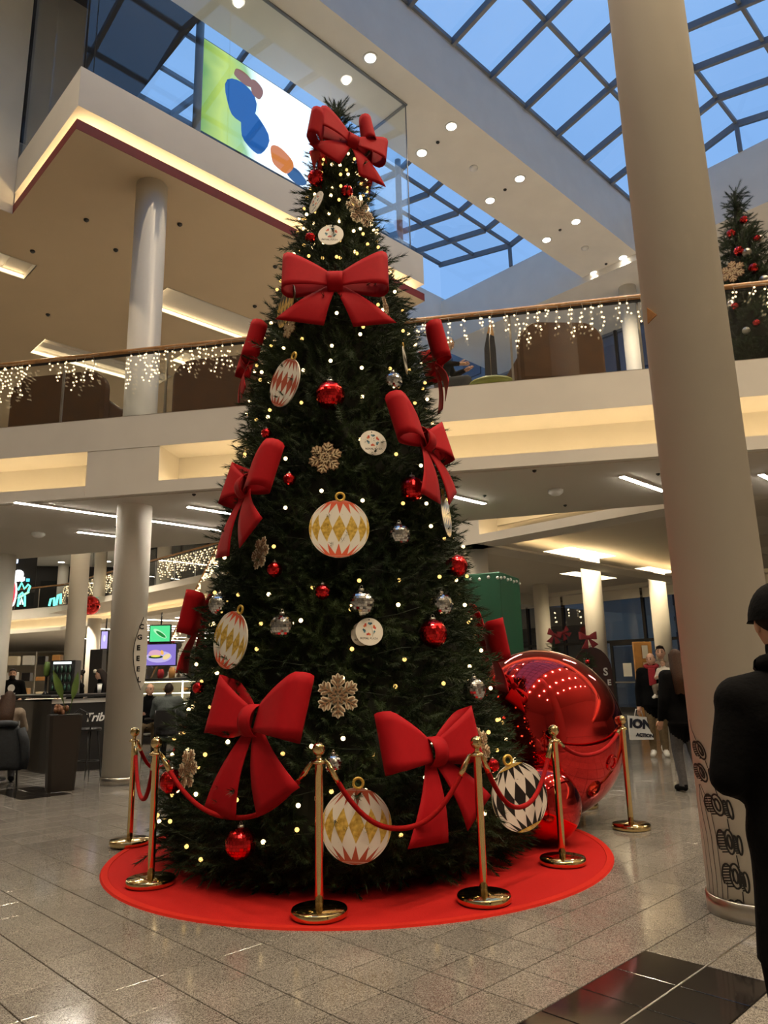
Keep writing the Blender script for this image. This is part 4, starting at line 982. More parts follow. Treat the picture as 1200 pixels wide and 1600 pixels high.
# ================================================================== ON THE BRIDGE
def rounded_outline(w, h, r, n=6):
    pts = [(-w / 2, 0), (w / 2, 0)]
    for cx, a0 in ((w / 2 - r, 0), (-w / 2 + r, 90)):
        for k in range(n + 1): a = math.radians(a0 + 90 * k / n); pts.append((cx + r * math.cos(a), h - r + r * math.sin(a)))
    return pts
def slab(q, outline, y0, y1, m=0, bev=.03):
    n = len(outline); c = np.mean(outline, axis=0); o = np.array(outline)
    ins = c + (o - c) * (1 - bev / max(.1, np.abs(o - c).max()))
    rings = [(ins, y0), (o, y0 + bev), (o, y1 - bev), (ins, y1)]
    vs = [(p[0], y, p[1]) for R, y in rings for p in R]; fs = [tuple(range(n)), tuple(range(4 * n - 1, 3 * n - 1, -1))]
    for r in range(3): fs += [(r * n + i, (r + 1) * n + i, (r + 1) * n + (i + 1) % n, r * n + (i + 1) % n) for i in range(n)]
    q.add(vs, fs, m)
def sofa(xl, yl, w, h, label, rot=0.0, g='brown high-backed seats on the bridge'):
    p = LB(xl, yl, 5.38); t = thing('high_back_sofa', label, 'sofa', p, math.radians(-10) + rot, g)
    q = MB(); slab(q, [(x, z + .22) for x, z in rounded_outline(w, h - .22, .30)], -.12, .12, 0, .05); q.build('backrest', M['leather'], t)
    for s in (-1, 1):
        q = MB(); slab(q, [(x + s * (w / 2 - .1), z + .2) for x, z in rounded_outline(.22, .5, .1)], .08, .85, 0, .03); q.build('armrest', M['leather'], t)
    MB().box((0, .46, .36), (w - .3, .74, .22), bev=.05).build('seat_cushion', M['leather'], t)
    MB().box((0, .36, .11), (w - .04, .9, .22), bev=.02).build('plinth', M['darkgreen_up'], t)
    return t
x1 = sx(55, 620); sofa(sx(52, 620) - .02, .75, 1.75, 1.14, 'brown sofa back with rounded top at the left behind the railing')
sofa(sx(310, 600) + .02, .75, 1.5, 1.15, 'brown sofa back right of the upper column behind the railing')
sofa(sx(868, 545) + .12, .75, 1.28, 1.14, 'tall brown armchair back right of the tree behind the railing', .25)
# feather flag and little table
p = LB(sx(756, 545) + .06, 1.75, 5.38); t = thing('feather_flag', 'dark feather flag with orange tip behind the railing', 'flag', p, math.radians(-10))
q = MB(); q.tube([(0, 0, .02), (0, 0, 1.5), (.05, 0, 1.85)], .012, 6); q.build('pole', M['steel'], t)
o_ = [(-.12, .25), (.1, .25), (.1, 1.3), (.085, 1.55), (.05, 1.87), (-.03, 1.62), (-.09, 1.35)]
q = MB(); slab(q, o_[:4] + o_[5:], -.008, .008, 0, .002); q.build('banner', M['c_char'], t)
q = MB(); slab(q, [(-.03, 1.62), (.085, 1.56), (.05, 1.88)], -.009, .009, 0, .002); q.build('banner_tip', M['board'], t)
MB().lathe([(.0001, 0), (.16, 0), (.16, .02), (.0001, .025)], 20).build('foot', M['blackm'], t)
p = LB(sx(766, 575), .62, 5.38); t = thing('low_stool', 'low round yellow-green stool beside the feather flag', 'stool', p)
MB().lathe([(.0001, .17), (.33, .17), (.36, .20), (.34, .24), (.0001, .26)], 32).build('seat', mat('olive_top', (.20, .21, .03), .4, noise=.1), t)
MB().lathe([(.10, .02), (.10, .17)], 12).build('stem', M['blackm'], t); MB().lathe([(.0001, 0), (.2, 0), (.2, .02), (.03, .03)], 20).build('foot', M['blackm'], t)

# ------------------------------------------------------------------ smaller decorated trees
def small_tree(loc, h, r, label, n=900, seed=20, s=.9):
    t = thing('decorated_tree', label, 'christmas tree', loc); zs = np.array([0.12, .3, h * .5, h * .8, h]); rs = np.array([r * .95, r, r * .56, r * .25, .02])
    po, di, sc = cone_sprigs(n, zs, rs, (0, 0, 0), seed, inset=.12); foliage('foliage', t, po, di, sc * s, seed)
    MB().lathe([(max(.01, b_ - .14), z) for z, b_ in zip(zs, rs)], 20).build('inner_cone', M['twig'], t)
    MB().lathe([(.12, 0), (.12, .14)], 14).build('pot', M['blackm'], t)
    return t, zs, rs
xr = sx(1200, 500); p = LB(xr + .12, .95, 5.38); tt_, zs_, rs_ = small_tree(p, 3.15, .82, 'decorated tree on the gallery bridge at the right picture edge', 1500, 31, 1.0)
rnd = random.Random(4); ob = {0: (MB().ball((0, 0, 0), 1, 14, 9).mesh('bauble', M['redmir'])), 1: MB().ball((0, 0, 0), 1, 14, 9).mesh('bauble', M['steel'])}
def hang_on(base, zs, rs, z, th, s, kind, label, group):
    rr_ = float(np.interp(z, zs, rs)) - .02; o = link('bauble', ob[kind]); o.location = Vector((base[0] + rr_ * math.cos(th), base[1] + rr_ * math.sin(th), base[2] + z)); o.scale = (s,) * 3; tag(o, label, 'bauble', group)
for k in range(12): hang_on(p, zs_, rs_, .45 + .19 * k, 3.3 + 2.3 * ((k * 5) % 12) / 12, rnd.uniform(.05, .08), 0, 'shiny red bauble on the tree at the right edge, %s from its foot' % ORD[k], 'red baubles on the gallery tree')
for k in range(7): hang_on(p, zs_, rs_, .55 + .27 * k, 3.5 + 2.0 * ((k * 3 + 2) % 7) / 7, rnd.uniform(.05, .07), 1, 'shiny silver bauble on the tree at the right edge, %s from its foot' % ORD[k], 'silver baubles on the gallery tree')
pa = at_y(1188, 417, 9.6); t = thing('snowflake', 'bronze wooden snowflake on the small tree at the right edge', 'ornament', p + np.array([-.42, -.42, 1.55]), rot=Euler((-.1, 0, -.7)), scale=.17); bk = link('backing', SF[1][0], t); link('star', SF[1][1], bk)

# ------------------------------------------------------------------ pennant on the near column, art on its foot
def on_col(px, py, eps=.0015, col=COLR):
    d = ray(px, py); ox, oy = -col[0], -col[1]; R = col[2] + eps
    A = d[0] ** 2 + d[1] ** 2; B = 2 * (d[0] * ox + d[1] * oy); C_ = ox * ox + oy * oy - R * R; D = B * B - 4 * A * C_
    if D < 0: t_ = -B / (2 * A)
    else: t_ = (-B - math.sqrt(D)) / (2 * A)
    return CAMP + d * t_
def ribbon(q, pix, w=.006, closed=False):
    P = [on_col(*a) for a in pix]; P = P + [P[0]] if closed else P; vs = []; n = len(P)
    for i in range(n):
        tn = P[min(i + 1, n - 1)] - P[max(i - 1, 0)]
        if closed and i in (0, n - 1): tn = P[1] - P[n - 2]
        nr = np.array([P[i][0] - COLR[0], P[i][1] - COLR[1], 0]); sd = np.cross(tn, nr); sd /= (np.linalg.norm(sd) + 1e-9); vs += [P[i] - sd * w / 2, P[i] + sd * w / 2]
    q.add(vs, [(2 * i, 2 * i + 1, 2 * i + 3, 2 * i + 2) for i in range(n - 1)])
def CP(x, y): return (1050 + x / 4.573, 1120 + y / 4.573)
def ell(cx, cy, a, b_, rot, n=18): return [CP(cx + a * math.cos(k * 6.283 / n) * math.cos(rot) - b_ * math.sin(k * 6.283 / n) * math.sin(rot), cy + a * math.cos(k * 6.283 / n) * math.sin(rot) + b_ * math.sin(k * 6.283 / n) * math.cos(rot)) for k in range(n)]
q = MB()
for (cx, cy, a, b_, rot, th_) in ((205, 240, 62, 20, 1.15, 22), (215, 400, 62, 20, 1.15, 24), (325, 630, 72, 28, 1.2, 50), (412, 895, 80, 24, 1.35, 55), (455, 1140, 82, 30, 1.35, 55), (480, 1400, 80, 34, 1.45, 50), (300, 430, 55, 10, 1.2, 14), (415, 665, 62, 12, 1.3, 30), (485, 920, 62, 12, 1.4, 30), (530, 1185, 66, 16, 1.4, 26), (545, 1450, 40, 14, 1.4, 18)):
    a *= 1.12; b_ *= 1.25; big = cx not in (300, 415, 485, 530, 545)
    ribbon(q, ell(cx, cy, a, b_, rot), .011, True)
    if big: ribbon(q, ell(cx, cy, a * .55, b_ * .45, rot), .013, True)
    e_ = ell(cx - th_, cy, a, b_, rot); ribbon(q, [e_[k % 18] for k in range(3, 16)], .011)
    for k in range(8):
        f = -1 + 2 * (k + .5) / 8; yy = cy + f * a * .9; off = -b_ * math.sqrt(max(0, 1 - f * f)) + f * a * math.cos(rot)
        ribbon(q, [CP(cx + off - th_, yy), CP(cx + off - 2, yy)], .008)
for k, x in enumerate((285, 310, 340, 375)): ribbon(q, [CP(x, 1425), CP(x - 22, 1150), CP(x - 60, 850), CP(x - 105 - 2 * k, 620), CP(x - 110 - 28 * k + 20, 480)], .004)
ribbon(q, [CP(400, 1300), CP(395, 1180)], .005); ribbon(q, [CP(515, 1350), CP(505, 1250)], .006); ribbon(q, [CP(480, 1080), CP(460, 990)], .006); ribbon(q, [CP(415, 830), CP(395, 730)], .006); ribbon(q, [CP(330, 575), CP(300, 490)], .006); ribbon(q, [CP(255, 365), CP(232, 300)], .006); ribbon(q, [CP(170, 165), CP(140, 90), CP(125, 20)], .006)
art = q.build('line_drawing', mat('drawing_ink', (.012, .011, .010), .5), colR); art.location = (-COLR[0], -COLR[1], 0)
P3 = [on_col(*a, eps=.004) for a in ((1012, 481), (1027, 492), (1013, 506))]
q = MB(); nn_ = np.array([P3[0][0] - COLR[0], P3[0][1] - COLR[1], 0]); nn_ /= np.linalg.norm(nn_); q.add([*P3, *[a + nn_ * .006 for a in P3]], [(2, 1, 0), (3, 4, 5), (0, 1, 4, 3), (1, 2, 5, 4), (2, 0, 3, 5)])
o = q.build('pennant', M['wood'], colR); o.location = (-COLR[0], -COLR[1], 0); o['label'] = 'small brown triangular sign'
# curved lettered board on the left column
p = at_y(222, 1020, 10.98); t = thing('lettered_board', 'narrow lens-shaped white board with letters on the left column', 'sign', (p[0], p[1], at_y(222, 1078, 10.98)[2]), math.radians(6))
H_ = at_y(222, 964, 10.98)[2] - at_y(222, 1078, 10.98)[2]; o_ = []
for k in range(13): f = k / 12; o_.append((-.13 * math.sin(math.pi * f) + .0, H_ * f))
for k in range(1, 12): f = 1 - k / 12; o_.append((.05 + .02 * math.sin(math.pi * f), H_ * f))
q = MB(); slab(q, o_, -.01, .01, 0, .003); q.build('board', M['pwhite'], t)
q = MB(); q.tube([(a + .006, -.012, c) for a, c in o_[:13]], .006, 5); q.build('border', M['pblack'], t)
for k, ch in enumerate('CGEEEL'): me = text_mesh(ch, .10, .001, M['pblack'], bold=.004); o = link('letter', me, t); o.location = (-.055 * math.sin(math.pi * (.86 - k * .145)) - .0 + .0, -.013, H_ * (.86 - k * .145))

# ================================================================== UPPER ROOM: SCREEN, PILLARS
def ground_mat_screen():
    m = bpy.data.materials.new('screen_picture'); m.use_nodes = True; n = m.node_tree; n.nodes.clear()
    tc = n.nodes.new('ShaderNodeTexCoord'); sp = n.nodes.new('ShaderNodeSeparateXYZ'); n.links.new(tc.outputs['Generated'], sp.inputs[0])
    r = n.nodes.new('ShaderNodeValToRGB'); e = r.color_ramp.elements; e[0].position = 0; e[0].color = (.10, .22, .05, 1); e[1].position = 1; e[1].color = (.62, .80, 1, 1)
    for ps, c in ((.16, (.34, .45, .10, 1)), (.34, (.22, .40, .22, 1)), (.46, (.75, .9, 1, 1)), (.62, (1, 1, 1, 1))): k = e.new(ps); k.color = c
    nz = n.nodes.new('ShaderNodeTexNoise'); nz.inputs['Scale'].default_value = 3.5; n.links.new(tc.outputs['Generated'], nz.inputs['Vector'])
    ad = n.nodes.new('ShaderNodeMath'); ad.operation = 'MULTIPLY_ADD'; ad.inputs[1].default_value = .22; n.links.new(nz.outputs['Fac'], ad.inputs[0]); n.links.new(sp.outputs[0], ad.inputs[2])
    sb_ = n.nodes.new('ShaderNodeMath'); sb_.operation = 'SUBTRACT'; sb_.inputs[1].default_value = .11; n.links.new(ad.outputs[0], sb_.inputs[0]); n.links.new(sb_.outputs[0], r.inputs['Fac'])
    em = n.nodes.new('ShaderNodeEmission'); em.inputs['Strength'].default_value = 1.8; o = n.nodes.new('ShaderNodeOutputMaterial')
    n.links.new(r.outputs['Color'], em.inputs['Color']); n.links.new(em.outputs[0], o.inputs['Surface']); return m
sv = 12.5
su0, su1, sz0, sz1 = 6.88, 10.2, 13.25, 15.68
t = thing('video_wall', 'large bright video screen in the upper room with blue and green picture', 'screen', W((su0 + su1) / 2, sv, 11.07), ROT_U)
wS, hS = su1 - su0, sz1 - sz0; zc = sz0 - 11.07
MB().box((0, .08, zc + hS / 2), (wS + .06, .14, hS + .06)).build('cabinet', M['black'], t)
q = MB(); q.quad((-wS / 2, 0, zc), (wS / 2, 0, zc), (wS / 2, 0, zc + hS), (-wS / 2, 0, zc + hS)); q.build('picture', ground_mat_screen(), t)
q = MB()
def blob(cx, cz, rx, rz, m, y, n=20, w=.12, ph=0): q.add([(cx + rx * math.cos(k * 6.283 / n) * (1 + w * math.sin(3 * k * 6.283 / n + ph)), y, zc + cz + rz * math.sin(k * 6.283 / n) * (1 + w * math.cos(2 * k * 6.283 / n + ph))) for k in range(n)], [tuple(range(n))], m)
blob(-.62, 1.35, .42, .62, 0, -.004); blob(-.25, .75, .40, .55, 0, -.005, ph=1.3); blob(-.55, 2.05, .30, .16, 1, -.006, ph=2); blob(-.2, 1.95, .18, .26, 1, -.007, ph=.6); blob(.55, .42, .34, .34, 2, -.006, ph=.9); blob(1.0, .2, .3, .2, 3, -.005, ph=2.2)
q.build('picture_shapes', [emis('screen_blue', (.02, .12, .42), 1), emis('screen_brown', (.30, .14, .10), 1), emis('screen_orange', (.75, .24, .06), 1), emis('screen_deepblue', (.04, .12, .30), 1)], t)
for s in (-1, 1): MB().box((s * wS * .4, .12, zc / 2), (.1, .1, zc)).build('support', M['black'], t)
for (px_, py_, vv, lb) in ((310, 120, 12.1, 'slim dark pillar left of the video screen in the upper room'), (622, 270, 13.2, 'slim grey pillar at the right end of the upper room')):
    d = ray(px_, py_); pp = CAMP + d * (vv / np.dot(d, V)); t = thing('slim_pillar', lb, 'pillar', (pp[0], pp[1], 11.07)); MB().lathe([(.09, 0), (.09, 5.6)], 16).build('shaft', M['alu'], t); MB().lathe([(.16, 0), (.16, .03), (.09, .04)], 16).build('foot_plate', M['alu'], t)
# ================================================================== GROUND FLOOR, RIGHT
# green dotted tower behind the tree
a28 = math.radians(28); g = at_y(787, 1000, 11.0)
gd, gl = np.array([math.sin(a28), math.cos(a28)]), np.array([-math.cos(a28), math.sin(a28)])
gc = g[:2] + gd * .475 + gl * .475; HG = at_y(787, 893, 11.0)[2]
t = thing('gift_tower', 'tall dark green box with a rim of pale dots behind the tree', 'box', (gc[0], gc[1], 0), math.atan2(gd[1], gd[0]))
MB().box((0, 0, HG / 2), (.95, .95, HG), bev=.012).build('body', M['green'], t)
MB().box((0, 0, HG - .005), (.90, .90, .02)).build('lid', M['green'], t)
dm = MB().ball((0, 0, 0), .026, 10, 6).mesh('dot', M['paper'])
for k in range(7):
    for pos_ in ((-.478, -.44 + k * .147, HG - .09 + .02 * (k % 2)), (-.44 + k * .147, -.478, HG - .09 + .02 * (k % 2))):
        o = link('dot', dm, t); o.location = pos_
# little trees and the arched sign
def px_floor(px, depth): p = at_y(px, 1050, depth); return np.array([p[0], p[1], 0.0])
pA, pB = px_floor(869, 15.2), px_floor(919, 14.1)
tA = small_tree(pA, 2.02, .48, 'small decorated tree with two dark red bows, left of the arched sign', 520, 41, .8); tB = small_tree(pB, 1.92, .46, 'small decorated tree with one dark red bow, in front of the arched sign', 520, 42, .8)
dfelt = mat('dark_red_velvet', (.17, .008, .012), .8, noise=.15)
BD = {k: v.copy() for k, v in BOWM.items()}
for k in BD: BD[k].materials.clear(); BD[k].materials.append(dfelt)
def dark_bow(px, py, depth, s, label, roll=0):
    p = at_y(px, py, depth); t = thing('bow', label, 'bow', p, rot=Euler((0, math.radians(roll), .1)), scale=s, group='dark red bows on the small trees')
    for nm, k in (('loop', 'loopL'), ('loop', 'loopR'), ('knot', 'knot'), ('tail', 'tailL2'), ('tail', 'tailR2')): link(nm, BD[k], t)
dark_bow(866, 992, 14.6, .30, 'dark red bow on the left small tree, left one', 20); dark_bow(880, 988, 14.7, .26, 'dark red bow on the left small tree, upper right one', -30); dark_bow(918, 996, 13.9, .36, 'dark red bow topping the small tree before the arched sign')
for (b_, zs_, rs_, nm) in ((pA, tA[1], tA[2], 'left small tree'), (pB, tB[1], tB[2], 'small tree before the arched sign')):
    for k in range(9): hang_on(b_, zs_, rs_, .5 + .14 * k, 3.4 + 2.0 * ((k * 4) % 9) / 9, rnd.uniform(.035, .05), k % 2, 'tiny %s bauble on the %s, %s from its foot' % (('red', 'silver')[k % 2], nm, ORD[k]), 'tiny %s baubles on the %s' % (('red', 'silver')[k % 2], nm))
ps = px_floor(926, 15.9); t = thing('arched_sign', 'maroon arched board with pale letters behind the small trees', 'sign', ps, .1)
out = [(-.42, 0), (.42, 0)] + [(.42 * math.cos(math.radians(a)), 1.45 + .50 * math.sin(math.radians(a))) for a in range(0, 181, 15)]
q = MB(); slab(q, out, -.03, .03, 0, .008); q.build('board', M['maroon'], t)
for s_, x, z, sz in (('LV', -.12, 1.66, .13), ('OH', -.16, 1.42, .2), ('S', .27, 1.42, .22), ('E', .33, 1.2, .16)): o = link('lettering', text_mesh(s_, sz, .004, M['paper'], bold=.006), t); o.location = (x, -.036, z)
# facade door, wooden notice board
dr = thing('door_1', None, None, W(FU - .10, uvz(at_y(985, 1100, 27.5))[1], 0), ROT_U); dr['kind'] = 'structure'; dr['label'] = 'glass street door with dark frame and a white notice'
q = MB()
for y in (-.62, .62): q.box((0, y, 1.25), (.08, .1, 2.5))
q.box((0, 0, 2.45), (.08, 1.24, .12)); q.box((0, 0, .08), (.08, 1.24, .16)); q.build('door_frame', M['blackm'], dr)
MB().box((0, 0, 1.25), (.02, 1.1, 2.2)).build('pane', M['tint'], dr); MB().box((-.06, 0, 1.05), (.03, 1.1, .05)).build('push_bar', M['steel'], dr)
MB().box((-.02, .05, 1.5), (.006, .34, .48)).build('notice', M['paper'], dr)
pb = px_floor(1007, 24.0); t = thing('notice_board', 'tall oak notice board with posters near the street door', 'notice board', pb, .25)
hb = at_y(1000, 1003, 24.0)[2]
MB().box((0, 0, hb / 2), (.66, .08, hb), bev=.008).build('panel', M['board'], t)
for z, m_ in ((hb - .32, 'paper'), (hb - .86, 'cream')): fr = MB().box((.06, -.045, z), (.26, .012, .46)).build('frame', M['wood'], t); MB().box((.06, -.053, z), (.21, .006, .41)).build('poster', M[m_], fr)
# icicle lights outside left bay window
icicles(W(FU - .3, 16.5), W(FU - .3, 13.5), 4.0, [(0, 1.6, 'cluster of lights in the far window left of the middle column')], '', None, .5, .22, .3, .7, 2.2, seed=12)
icicles(W(FU - .3, 11.0), W(FU - .3, 8.5), 4.0, [(.2, 1.0, 'cluster of lights in the far window beside the near column')], '', None, .5, .22, .3, .7, 2.2, seed=13)

# ================================================================== GROUND FLOOR, LEFT
# planter
pp = px_floor(106, 10.65); t = thing('planter', 'tall tapered dark brown planter beside the black tile inlay', 'planter', pp, .55)
def taper(q, w0, w1, z0, z1, m=0, r=.04):
    def ring(w, z): 
        h = w / 2; return [(h, -h + r, z), (h, h - r, z), (h - r, h, z), (-h + r, h, z), (-h, h - r, z), (-h, -h + r, z), (-h + r, -h, z), (h - r, -h, z)]
    q.add(ring(w0, z0) + ring(w1, z1), [(i, (i + 1) % 8, 8 + (i + 1) % 8, 8 + i) for i in range(8)] + [tuple(range(7, -1, -1)), tuple(range(8, 16))], m)
q = MB(); taper(q, .34, .43, 0, 1.0); q.build('pot', M['planter'], t); q = MB(); taper(q, .38, .40, 1.0, 1.01); q.build('soil', M['blackm'], t)
def leaf(base, tip, w, label=None):
    base, tip = np.array(base, float), np.array(tip, float); q = MB(); n = 8; d = tip - base; sd = np.cross(d, [0, 1.0, 0.2]); sd /= np.linalg.norm(sd); P = []
    for k in range(n + 1):
        f = k / n; c = base + d * f + np.array([0, -.04 * math.sin(math.pi * f), 0]); ww = w * (.08 if f < .35 else math.sin(math.pi * ((f - .35) / .65) ** .8) + .03)
        P += [c - sd * ww, c + np.array([0, .012, 0]), c + sd * ww]
    q.add(P, [(3 * k + i, 3 * k + 3 + i, 3 * k + 4 + i, 3 * k + 1 + i) for k in range(n) for i in (0, 1)], 0, True); return q
leaf((.03, 0, 1.0), (-.20, -.02, 1.63), .05).build('leaf', M['leaf'], t); leaf((.05, 0, 1.0), (.14, .02, 1.60), .045).build('leaf', M['leaf'], t)
q = MB()
for k in range(14): q.ball((-.06 + .09 * math.cos(k * 2.4) * (k / 14), .05 * math.sin(k * 2.4), 1.03 + .10 * (k % 5) / 5), .03, 6, 4, sc=(1, 1, 1.5))
q.build('small_foliage', mat('autumn_leaf', (.20, .08, .03), .6, noise=.4, nscale=30), t)
# kiosk
k0 = at_y(77, 1150, 12.5); ku, kv, _ = uvz(k0)
t = thing('kiosk_counter', 'dark coffee kiosk counter with pale edge strip left of the column', 'counter', W(ku, kv), ROT_U)
MB().box((.7, .42, .58), (1.4, .84, 1.16)).build('front_body', M['black'], t)
MB().box((.4, 1.4, .58), (.8, 2.0, 1.16)).build('side_body', mat('taupe_panel', (.10, .085, .065), .5, noise=.2), t)
MB().box((.7, .40, 1.235), (1.5, .95, .05), bev=.01).build('worktop', M['black'], t); MB().box((.4, 1.4, 1.235), (.9, 2.1, .05), bev=.01).build('worktop', M['black'], t)
MB().box((.7, -.006, 1.15), (1.4, .012, .07)).build('edge_strip', M['paper'], t)
o = link('lettering', text_mesh('Tribu', .2, .003, M['paper'], shear=.3, bold=.004), t); o.location = (.78, -.004, .86)
tk = px_floor(97, 13.0) + np.array([0, 0, 1.26])
t = thing('display_fridge', 'black counter-top drinks fridge on the kiosk', 'fridge', tk, .1)
MB().box((0, .18, .29), (.42, .36, .58), bev=.01).build('case', M['black'], t); MB().box((0, -.006, .28), (.38, .012, .48)).build('glass_door', M['shopglass'], t); MB().box((0, -.012, .535), (.3, .006, .04)).build('lit_header', emis('fridge_header', (.9, 1, 1), 2.0), t)
btl = MB().lathe([(.0001, 0), (.022, 0), (.022, .08), (.008, .10), (.008, .125), (.0001, .125)], 10)
for r_ in range(3):
    for c_ in range(5): o = link('bottle', btl.mesh('bottle', [mat('bottle_dark', (.03, .07, .05), .15)] ) if (r_ == 0 and c_ == 0) else bpy.data.objects['bottle'].data, t); o.location = (-.14 + c_ * .07, -.03, .06 + r_ * .155)
t = thing('pepper_mill', 'tall dark grinder with a green top on the kiosk', 'grinder', px_floor(73, 13.1) + np.array([0, 0, 1.26])); MB().lathe([(.05, 0), (.05, .02), (.02, .05), (.02, .3), (.03, .31)], 12).build('stand', M['black'], t); MB().lathe([(.03, .31), (.05, .34), (.055, .5), (.035, .56), (.0001, .57)], 12).build('top', M['leaf'], t)
t = thing('paper_cup', 'white paper cup on the kiosk in front of a dark figure', 'cup', px_floor(157, 13.9) + np.array([0, 0, 1.26])); MB().lathe([(.0001, 0), (.03, 0), (.042, .15), (.0001, .151)], 14).build('cup', M['paper'], t); MB().lathe([(.044, .15), (.044, .165), (.0001, .17)], 14).build('lid', M['paper'], t)
# bar stool in front of kiosk
def bar_stool(loc, rz, label):
    t = thing('bar_stool', label, 'stool', loc, rz, 'black chairs near the kiosk')
    MB().lathe([(.0001, .70), (.17, .70), (.18, .72), (.17, .75), (.0001, .755)], 18).build('seat', M['black'], t)
    for k in range(4): a = .785 + k * 1.571; MB().tube([(.12 * math.cos(a), .12 * math.sin(a), .71), (.2 * math.cos(a), .2 * math.sin(a), 0)], .011, 6).build('leg', M['black'], t)
    MB().tube([(.17 * math.cos(k * .524), .17 * math.sin(k * .524), .25) for k in range(13)], .008, 5, cap=False).build('foot_ring', M['black'], t)
    MB().tube([(-.15, .1, .74), (-.16, .17, .98), (0, .2, 1.04), (.16, .17, .98), (.15, .1, .74)], .012, 6).build('backrest', M['black'], t)
bar_stool(px_floor(146, 11.95), 2.6, 'black wire bar stool between the planter and the left column')
# dining chairs
def chair(loc, rz, label, tall=.92):
    t = thing('cafe_chair', label, 'chair', loc, rz, 'black cafe chairs')
    MB().box((0, 0, .405), (.44, .43, .04), bev=.015).build('seat', M['black'], t)
    for sx_ in (-1, 1):
        MB().tube([(sx_ * .19, -.19, .44), (sx_ * .21, -.22, 0)], .014, 6).build('leg', M['black'], t); MB().tube([(sx_ * .19, .19, .44), (sx_ * .21, .25, 0)], .014, 6).build('leg', M['black'], t)
        MB().tube([(sx_ * .19, .2, .44), (sx_ * .18, .25, tall)], .014, 6).build('back_post', M['black'], t)
    q = MB(); slab(q, [(x, z + .62) for x, z in rounded_outline(.40, tall - .62, .06)], .225, .255, 0, .008); q.build('backrest', M['black'], t)
    return t
def cafe_table(loc, label, r=.38):
    t = thing('cafe_table', label, 'table', loc, group='cafe tables'); MB().lathe([(.0001, .72), (r, .72), (r, .75), (.0001, .751)], 28).build('table_top', M['black'], t); MB().lathe([(.03, .03), (.03, .72)], 10).build('stem', M['black'], t); MB().lathe([(.0001, 0), (.22, 0), (.22, .02), (.03, .03)], 20).build('foot', M['black'], t)
# teal bar with boards and the white slanted panel
tb = px_floor(30, 18.6); t = thing('bar_counter', 'teal boarded bar counter with a white slanted panel at the far left', 'counter', tb, .12)
MB().box((0, .35, .52), (2.5, .6, 1.04)).build('carcass', M['white'], t)
bm = MB().box((0, 0, .52), (.115, .03, 1.02), bev=.005).mesh('board', M['teal'])
for k in range(20): o = link('board', bm, t); o.location = (-1.17 + k * .123, .03, 0)
q = MB(); q.prism([(0, 0), (1, 0), (1, 1)], 0, .02); q.v = [(.0 + a * 1.2, .005 - c, b_ * 1.0 + .02) for a, b_, c in q.v]; q.build('slanted_panel', M['white'], t)
MB().box((0, .3, 1.07), (2.6, .75, .06), bev=.01).build('worktop', M['white'], t)
tb2 = px_floor(146, 20.3); t = thing('bar_counter', 'teal boarded bar counter behind the kiosk staff', 'counter', tb2, .05)
MB().box((0, .35, .52), (1.6, .6, 1.04)).build('carcass', M['white'], t)
for k in range(13): o = link('board', bm, t); o.location = (-.74 + k * .123, .03, 0)
MB().box((0, .3, 1.07), (1.7, .75, .06), bev=.01).build('worktop', M['white'], t)
# glass shelf rack above the bar
t = thing('shelf_rack', 'pale metal and glass shelf rack with goods behind the bar', 'shelf', px_floor(32, 21.5), .1)
for x in (-1.2, -.4, .4, 1.2): MB().box((x, 0, 1.2), (.03, .03, 2.4)).build('upright', M['steel'], t)
for z in (1.1, 1.55, 2.0, 2.38): MB().box((0, 0, z), (2.5, .4, .025)).build('shelf', M['shopglass'] if z > 1.2 else M['white'], t)
rg = random.Random(3); sh_ = ['lower', 'middle', 'upper']
for k in range(18):
    z = (1.114, 1.564, 2.014)[k // 6]; w = rg.uniform(.16, .3); h_ = rg.uniform(.1, .28); cn = (k + k // 6) % 4
    o = MB().box((0, 0, h_ / 2), (w, .25, h_), bev=.008).build('goods_box', [M['cream'], M['paper'], M['black'], M['board']][cn]); x = (-1.06, -.66, -.2, .2, .6, 1.0)[k % 6]
    o.location = Vector(px_floor(32, 21.5) + np.array([math.cos(.1) * x, math.sin(.1) * x, z])); o.rotation_euler = (0, 0, .1)
    tag(o, '%s packed box on the %s shelf of the rack, %s from the left' % (['cream', 'white', 'black', 'tan'][cn], sh_[k // 6], ORD[k % 6]), 'box', 'boxes on the shelf rack')
# deli counter with lit case, screens above
dc = px_floor(262, 18.2); t = thing('deli_counter', 'brightly lit glass food display behind the seated diners', 'display case', dc, -.02)
MB().box((0, .35, .42), (2.3, .7, .84)).build('plinth', M['black'], t); MB().box((0, .4, 1.5), (2.3, .75, .06), bev=.01).build('top', M['black'], t); MB().box((0, .68, 1.17), (2.3, .04, .62)).build('back_panel', M['cream'], t)
for z in (.98, 1.2): MB().box((0, .4, z), (2.24, .5, .015)).build('shelf', M['shopglass'], t)
MB().box((0, .03, 1.16), (2.3, .015, .62)).build('front_glass', M['shopglass'], t)
for z in (.92, 1.17, 1.44): MB().box((0, .10, z), (2.26, .03, .02)).build('light_tube', emis('case_tube', (1, .84, .55), 9.0), t)
MB().box((1.13, .1, 1.16), (.02, .06, .6)).build('light_tube', bpy.data.materials['case_tube'], t); MB().box((.35, .1, 1.16), (.02, .06, .6)).build('light_tube', bpy.data.materials['case_tube'], t)
for k in range(10):
    o = MB().ball((0, 0, .05), .09, 10, 6, sc=(1.2, .9, .55)).build('bread_roll', M['board']); o.location = Vector(dc + np.array([-1.0 + .22 * k, .42, .989 if k % 2 else 1.209])); tag(o, 'golden bread roll in the lit display case, %s shelf, %s from the left' % (('upper', 'lower')[k % 2], ORD[k // 2]), 'bread', 'bread rolls in the display case')
